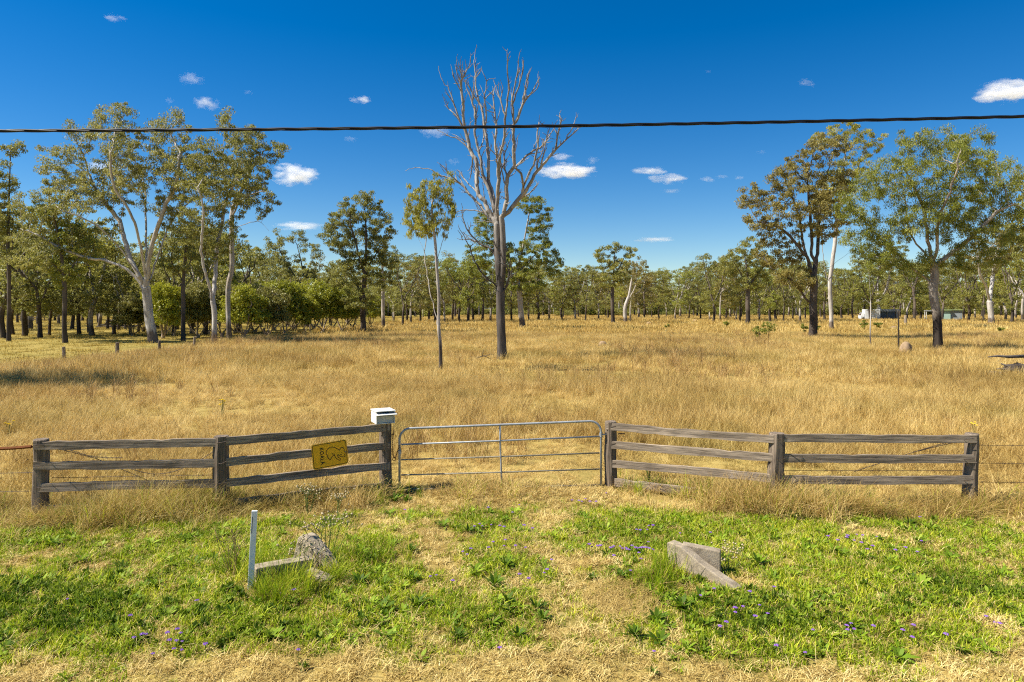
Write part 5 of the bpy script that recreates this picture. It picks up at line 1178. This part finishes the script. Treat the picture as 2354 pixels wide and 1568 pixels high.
# ------------------------------------------------------------------ long grass along the fence, individual weeds, flowers
def line_pts(a, b, n, sx, sy, dy=0):
    u = rng.uniform(0, 1, n); return a.x + (b.x - a.x) * u + rng.normal(0, sx, n), a.y + (b.y - a.y) * u + rng.normal(0, sy, n) + dy
xx, yy = [], []
for a, b, n, dy in ((pL0 + Vector((-3, .2, 0)), pL0, 110, -.1), (pL0, pL1, 150, -.25), (pL1, pL2, 95, -.2), (pR0.lerp(pR1, .5), pR1, 75, -.3), (pR0, pR1, 25, .1), (pR1, pR2, 210, -.25), (pR2, pR2 + Vector((3.2, .1, 0)), 130, -.2), (pL2 + Vector((1.2, -.2, 0)), pR0 + Vector((-1.2, -.2, 0)), 40, -.1)):
    p_, q_ = line_pts(a, b, n, .1, .28, dy); xx.append(p_); yy.append(q_)
x = np.concatenate(xx); y = np.concatenate(yy)
hs = np.clip(.62 + .3 * smooth_noise(x * 1.5, y * 1.5, 51) + rng.normal(0, .12, len(x)), .25, 1.25); hs *= np.where(np.abs(x + .2) < 1.6, .62, 1)
scatter('dry_grass', np.stack([x, y, ground_z(x, y)], -1), foot_c, np.stack([hs * 0 + 1, hs * 0 + 1, hs], -1), 'tangled dry grass along the foot of the timber fence', 'grass', tilt=.25)
gp_ = [(215, 1190, 60), (520, 1160, 26), (440, 1180, 40), (760, 1150, 60), (900, 1135, 40), (1470, 1130, 45), (1580, 1140, 60), (1945, 1160, 60), (2320, 1170, 60), (1520, 1345, 22), (830, 1290, 60), (640, 1345, 40), (560, 1320, 40), (1528, 1318, 12), (605, 1372, 14), (650, 1372, 16), (692, 1362, 14), (770, 1330, 14)]
x = np.concatenate([rng.normal(px, s_, 13) for px, py, s_ in gp_]); yp = np.concatenate([rng.normal(py, 10, 13) for px, py, s_ in gp_]); y = GD(yp); x = (x - 1176.5) / F * y
scatter('green_grass', np.stack([x, y, ground_z(x, y)], -1), green_foot_c, np.clip(rng.normal(.62, .2, len(x)), .25, 1.1), 'tall green grass tufts by the fence posts and headwalls', 'grass', tilt=.2)

rose = [mk('leaves', [leaf_rosette(int(rng.integers(16, 24)), .24, .042, .95)], ['leaf_broad']) for _ in range(4)]
rr = random.Random(31)
WEED = [(825, 1345, 1.3, 'below the pointed slab'), (878, 1352, 1.1, 'at the edge of the drive below the pointed slab'), (906, 1148, 1.4, 'in front of the letterbox post'), (858, 1160, 1.2, 'left of the letterbox post'), (935, 1150, 1.1, 'beside the gate chain'), (1818, 1192, 1.3, 'at the foot of the plain wing middle post'),
        (1508, 1428, 1.2, 'right of the bare straw patch'), (1457, 1459, 1.1, 'below the bare straw patch'), (1565, 1395, 1.4, 'under the sloping headwall'), (1610, 1380, 1.2, 'below the sloping headwall end'), (1742, 1300, 1.3, 'right of the sloping headwall'), (2090, 1208, 1.1, 'before the leaning end post'), (2145, 1202, 1.0, 'right before the leaning end post'),
        (1137, 1347, 1.3, 'in the centre of the drive'), (1162, 1304, 1.1, 'in the drive above the central clump'), (956, 1396, 1.2, 'at the left wheel track'), (1077, 1226, 1.0, 'in the drive near the gate'), (943, 1272, 1.0, 'left of the drive near the headwall'), (1232, 1396, 1.1, 'in the drive right of centre'), (1248, 1421, 1.0, 'in the drive right of centre, lower'),
        (947, 1339, 1.0, 'in the left wheel track'), (1165, 1386, 1.1, 'in the drive below the central clump'), (1191, 1466, .9, 'low in the drive'), (1051, 1472, .9, 'low at the left of the drive'), (829, 1434, .9, 'left of the drive, low down'), (886, 1421, .9, 'left of the drive beside the wheel track'), (1500, 1545, .6, 'alone near the bottom of the picture'), (700, 1540, .6, 'alone in dry grass at the bottom left'),
        (1985, 1290, 1.1, 'in the right verge green'), (590, 1400, 1.0, 'below the white stake'), (1250, 1300, .8, 'in the right wheel track'), (1360, 1330, .8, 'beside the right wheel track')]
for px, py, s_, wh in WEED:
    p_ = atz(px, py, 0); p_.z = float(ground_z(p_.x, p_.y)); o = obj('broadleaf_weed', rr.choice(rose), None, p_); o.scale = (s_ * .72, s_ * .72, s_ * .72); o.rotation_euler = (0, 0, rr.uniform(0, 6.28))
    tag(o, 'green broad-leaved weed rosette ' + wh, 'weed', 'broadleaf weeds')

def flower_mesh(mat, r=random.Random(4)):
    mb = MB(); hh = .13
    for k in range(9):
        a = k * 2.4; rad = .013 * math.sqrt(k / 9) * 1.5; c = Vector((rad * math.cos(a), rad * math.sin(a), hh + .010 - rad * .35)); s_ = .0085
        mb.add([c + Vector((s_, 0, 0)), c + Vector((0, s_, 0)), c + Vector((-s_, 0, 0)), c + Vector((0, -s_, 0)), c + Vector((0, 0, s_)), c + Vector((0, 0, -s_ * .7))], [(0, 1, 4), (1, 2, 4), (2, 3, 4), (3, 0, 4), (1, 0, 5), (2, 1, 5), (3, 2, 5), (0, 3, 5)])
    return mb.mesh('flower_head', MATS[mat])
stemm = MB().tube([(0, 0, -.02), (.006, .002, .07), (0, 0, .13)], .0025, 4).mesh('stem', MATS['stem_green'])
pur, yel = flower_mesh('flower_purple'), flower_mesh('flower_yellow')
def flower(px, py, grp, lab, s_=1.0, me_=pur, name='verbena_flower'):
    p_ = atz(px, py, .12 * s_); p_.z = 0; o = thing(name, lab, 'flower', p_, rr.uniform(0, 6.28), grp); o.scale = (s_ * 1.15, s_ * 1.15, s_ * .95); obj('stem', stemm, o); obj('flower_head', me_, o)
ca = lambda q: (q[0] / 2.484, q[1] / 2.484 + 1148.8); cc_ = lambda q: (q[0] / 3.153 + 804, q[1] / 3.153 + 1120); cd = lambda q: (q[0] / 2.568 + 1436, q[1] / 2.568 + 1120)
FL = [([(1012, 740), (957, 760), (1032, 762), (968, 803), (1040, 810), (993, 852), (1038, 858), (873, 880), (745, 662), (385, 568), (1172, 827), (838, 768), (1703, 858), (1680, 515), (1600, 538), (765, 788), (1125, 577), (812, 770), (1008, 806)], ca, 'flowers of the lower left verge', 'small purple wildflower in the green verge below the white stake'),
      ([(940, 268), (960, 282), (902, 284), (1025, 273), (1087, 280), (1118, 288), (1263, 277), (1325, 298), (1128, 383), (1040, 398), (1118, 426), (1006, 438), (877, 447), (820, 468), (850, 488), (1273, 438), (1200, 425), (1462, 527), (1408, 622), (1430, 598), (1230, 632), (1295, 662), (583, 647), (628, 638), (745, 678), (1088, 1165), (400, 165), (1228, 128), (1003, 148), (1178, 183)], cc_, 'flowers in the drive', 'small purple wildflower growing in the drive before the gate'),
      ([(1735, 415), (1753, 433), (1797, 427), (1817, 425), (1888, 440), (1912, 430), (1900, 436), (1912, 497), (1958, 430), (1975, 445), (2000, 440), (2010, 452), (2025, 455), (2045, 425), (2072, 440), (2085, 443), (2110, 440), (2120, 436), (2135, 440), (2150, 440), (2162, 398), (2170, 445), (2093, 477), (2110, 520), (2193, 453), (2033, 605)], cc_, 'flowers beside the angled headwall', 'purple wildflower in the dense line left of the angled headwall'),
      ([(1610, 95), (1660, 98), (1680, 105), (1707, 85), (1740, 105), (1785, 105), (1858, 43), (2078, 308), (2105, 312), (2155, 308), (2197, 278), (2165, 280)], cc_, 'flowers below the hinge post', 'purple wildflower in the grass below the gate hinge post'),
      ([(1118, 97), (1085, 118), (1145, 130), (1205, 112), (1227, 90), (1163, 65), (960, 27), (1762, 110), (1740, 177)], cd, 'flowers at the plain wing', 'purple wildflower in long dry grass at the foot of the plain wing'),
      ([(505, 268), (325, 272), (1367, 280), (1315, 287), (1310, 297), (1405, 285), (1353, 315), (1395, 328), (1255, 313), (1200, 290), (1487, 293), (1462, 348), (1597, 372), (1657, 357), (1750, 318), (1725, 382), (1432, 367)], cd, 'flowers of the upper right verge', 'purple wildflower in green grass between the plain wing and the angled headwall'),
      ([(650, 713), (697, 706), (652, 740), (843, 747), (770, 763), (795, 697), (598, 797), (562, 822), (1110, 843), (1310, 818), (1335, 805), (1315, 843), (1353, 838), (1467, 820), (1640, 845), (1697, 887), (1895, 870), (1703, 815), (2132, 763), (2182, 798), (2212, 805), (895, 936), (1065, 977), (172, 970), (738, 617), (882, 590), (447, 640), (528, 600)], cd, 'flowers of the lower right verge', 'purple wildflower in the lush verge below the angled headwall')]
for pts, fn, grp, lab in FL:
    for q in pts: flower(*fn(q), grp, lab, rr.uniform(.65, 1.05))
def yellow(px, py, lab, n=9, h=.55):
    p_ = atz(px, py + 22, 0); o = thing('ragwort', lab, 'flower', p_); mb = MB(); hd = []
    for k in range(n):
        a = k * 2.4; q = Vector((.11 * math.sqrt(k / n) * math.cos(a), .11 * math.sqrt(k / n) * math.sin(a), h * rr.uniform(.75, 1.05))); mb.tube([(0, 0, 0), q * .5 + Vector((0, 0, .05)), q], .004, 4)
        ho = obj('flower_head', yel, o, q - Vector((0, 0, .2))); ho.scale = (1.5, 1.5, 1.5)
    mb.build('stem', MATS['stem_green'], o)
yellow(511, 940, 'yellow-flowered weed standing above the dry grass behind the sign wing', 12)
yellow(1492, 1042 + 50, 'yellow-flowered weed behind the lower rails of the plain wing', 7, .35)
yellow(22, 985, 'yellow flower spray in dry grass behind the left end post', 5, .45); yellow(2240, 985, 'yellow flower spray in dry grass behind the leaning end post', 5, .4)

def fleabane(px, py, n, h, sp, lab, heads=True, seed=1, mat='stem_green', nb=5):
    r = random.Random(seed); p_ = atz(px, py, 0); o = thing('fleabane', lab, 'weed', p_); mb = MB(); hm = MB()
    for k in range(n):
        a = r.uniform(0, 6.28); q = sp * r.uniform(.2, 1); tip = Vector((q * math.cos(a), q * math.sin(a) * .6, h * r.uniform(.7, 1.05))); b = Vector((q * .15 * math.cos(a), q * .15 * math.sin(a), -.02))
        m_ = b.lerp(tip, .55) + Vector((r.gauss(0, .03), r.gauss(0, .03), .04)); mb.tube([b, m_, tip], [.005, .004, .0025], 4)
        for j in range(nb):
            u = r.uniform(.5, 1); s_ = m_.lerp(tip, u); e = s_ + Vector((r.gauss(0, .07), r.gauss(0, .07), r.uniform(.03, .12))); mb.tube([s_, e], .0022, 3)
            if heads:
                w_ = r.uniform(.011, .019)
                hm.add([e + Vector(v) * w_ for v in ((1, 0, 0), (0, 1, 0), (-1, 0, 0), (0, -1, 0), (0, 0, 1), (0, 0, -1))], [(0, 1, 4), (1, 2, 4), (2, 3, 4), (3, 0, 4), (1, 0, 5), (2, 1, 5), (3, 2, 5), (0, 3, 5)])
    mb.build('stem', MATS[mat], o)
    if heads: hm.build('seed_heads', MATS['seed_head'], o)
fleabane(748, 1296, 9, .62, .36, 'fluffy white-headed weed growing over the pointed slab', seed=1, nb=8)
fleabane(700, 1318, 6, .38, .2, 'fluffy white-headed weed at the base of the pointed slab', seed=2, nb=7)
fleabane(708, 1180, 7, .42, .16, 'fluffy seeding weed below the sign', seed=3, nb=6); fleabane(775, 1190, 5, .34, .16, 'fluffy seeding weed right below the sign', seed=4, nb=6)
fleabane(1675, 1312, 7, .24, .2, 'fluffy pale weed inside the angled headwall', seed=5, nb=5)
fleabane(538, 1330, 10, .62, .26, 'dead brown weed stems left of the white stake', heads=False, seed=6, mat='stem_dry', nb=5)
fleabane(725, 1345, 6, .40, .22, 'dead brown weed stems before the low headwall', heads=False, seed=7, mat='stem_dry', nb=4)
tag(obj('straw_heap', np_mesh('straw_heap', *(lambda s: (s[0], s[1]))(blade_set(900, .42, .10, .22, .005, 1.4, 2, flat=.16)), MATS['blade_straw'], tint=rng.uniform(0, 1, 900 * 6)), None, atz(1425, 1378, .02)), 'flattened mat of dead straw at the right of the drive', 'straw', kind='stuff')
bpy.data.objects['straw_heap'].scale = (1, 1.25, 1)

# ------------------------------------------------------------------ clouds
t = NT('cloud'); c = t.coord('Object'); ln = t.n('VectorMath', operation='LENGTH'); t.l(c, ln.inputs[0]); oi = t.n('ObjectInfo').outputs['Random']
sh = t.n('VectorMath', operation='ADD'); cmb = t.n('CombineXYZ'); t.l(t.math('MULTIPLY', oi, 53.0), cmb.inputs[0]); t.l(c, sh.inputs[0]); t.l(cmb.outputs[0], sh.inputs[1])
n1 = t.noise(sh.outputs[0], 1.7, 5, .62)
d = t.math('SUBTRACT', t.math('MULTIPLY_ADD', n1, 3.4, -1.05), t.math('POWER', ln.outputs['Value'], 1.6))
d = t.math('MULTIPLY', t.math('MAXIMUM', d, 0.0), t.math('MULTIPLY', t.attr('dens', 'OBJECT'), .6))
pv = t.n('VolumePrincipled'); pv.inputs['Color'].default_value = (.98, .98, .99, 1); pv.inputs['Anisotropy'].default_value = .2; t.l(d, pv.inputs['Density']); t.l(pv.outputs[0], t.out.inputs['Volume'])
cm_ = MB(); n_, m_ = 20, 12
cme = bpy.data.meshes.new('cloud')
V = [(math.cos(e) * math.cos(a), math.cos(e) * math.sin(a), math.sin(e)) for e in np.linspace(-math.pi / 2, math.pi / 2, m_) for a in np.arange(n_) * 2 * math.pi / n_]
cme = np_mesh('cloud', V, [(j * n_ + i, j * n_ + (i + 1) % n_, (j + 1) * n_ + (i + 1) % n_, (j + 1) * n_ + i) for j in range(m_ - 1) for i in range(n_)], MATS['cloud'])
DC = 1800.0; k_ = DC / F
for px, py, wx, wz, dens, lab in [(678, 402, 62, 26, .10, 'bright white puffy cloud right of the twin white stems'), (688, 520, 70, 11, .05, 'long low cloud just above the grey-green gum'), (475, 237, 34, 17, .05, 'small white puff above the left gums'), (829, 230, 32, 9, .06, 'small flat cloud left of the dead tree'),
                                 (1306, 394, 78, 18, .10, 'white flat-bottomed cloud by the dead tree limb'), (1289, 361, 32, 10, .05, 'small cloud above the flat-bottomed one'), (1362, 369, 18, 10, .025, 'faint puff right of the small cloud'), (1494, 393, 52, 8, .06, 'thin streak cloud, upper of the right-centre group'), (1536, 411, 52, 12, .06, 'ragged cloud under the thin streak'), (1545, 439, 30, 6, .025, 'faint wisp under the ragged cloud'),
                                 (1626, 413, 22, 7, .05, 'tiny cloud right of the ragged one'), (1698, 409, 14, 5, .04, 'tiniest cloud, end of the row at right centre'), (1660, 406, 18, 5, .025, 'faint wisp between the two tiny clouds'), (1505, 551, 60, 6, .04, 'low thin streak over the centre tree line'), (2325, 210, 90, 26, .10, 'big bright cloud at the right edge'),
                                 (262, 42, 30, 8, .03, 'faint wisp at the top left'), (440, 182, 36, 16, .018, 'broken faint wisps above the left gums'), (1848, 190, 22, 9, .018, 'faint wisp pair high at right'), (1864, 195, 12, 6, .02, 'faint speck beside the high wisps'), (1043, 372, 16, 10, .02, 'faint puff left of the dead tree crown'), (1000, 303, 46, 15, .022, 'thin veil cloud behind the dead tree twigs'), (390, 232, 12, 9, .02, 'faint puff left of the small white one'), (1628, 165, 10, 4, .015, 'faint speck high right of the dead tree'), (240, 385, 60, 14, .03, 'cloud glimpsed through the big white gum crown'), (805, 320, 20, 8, .015, 'faint wisp below the cable'), (1750, 350, 14, 5, .012, 'very faint speck left of the brown crown'), (570, 212, 14, 5, .015, 'faint speck above the grey-barked gum')]:
    o = obj('cloud', cme, None, P(px, py, DC)); o.scale = (wx * k_ * 1.0, wx * k_ * .65, wz * k_ * 1.1); o['dens'] = dens; tag(o, label=lab, cat='cloud')
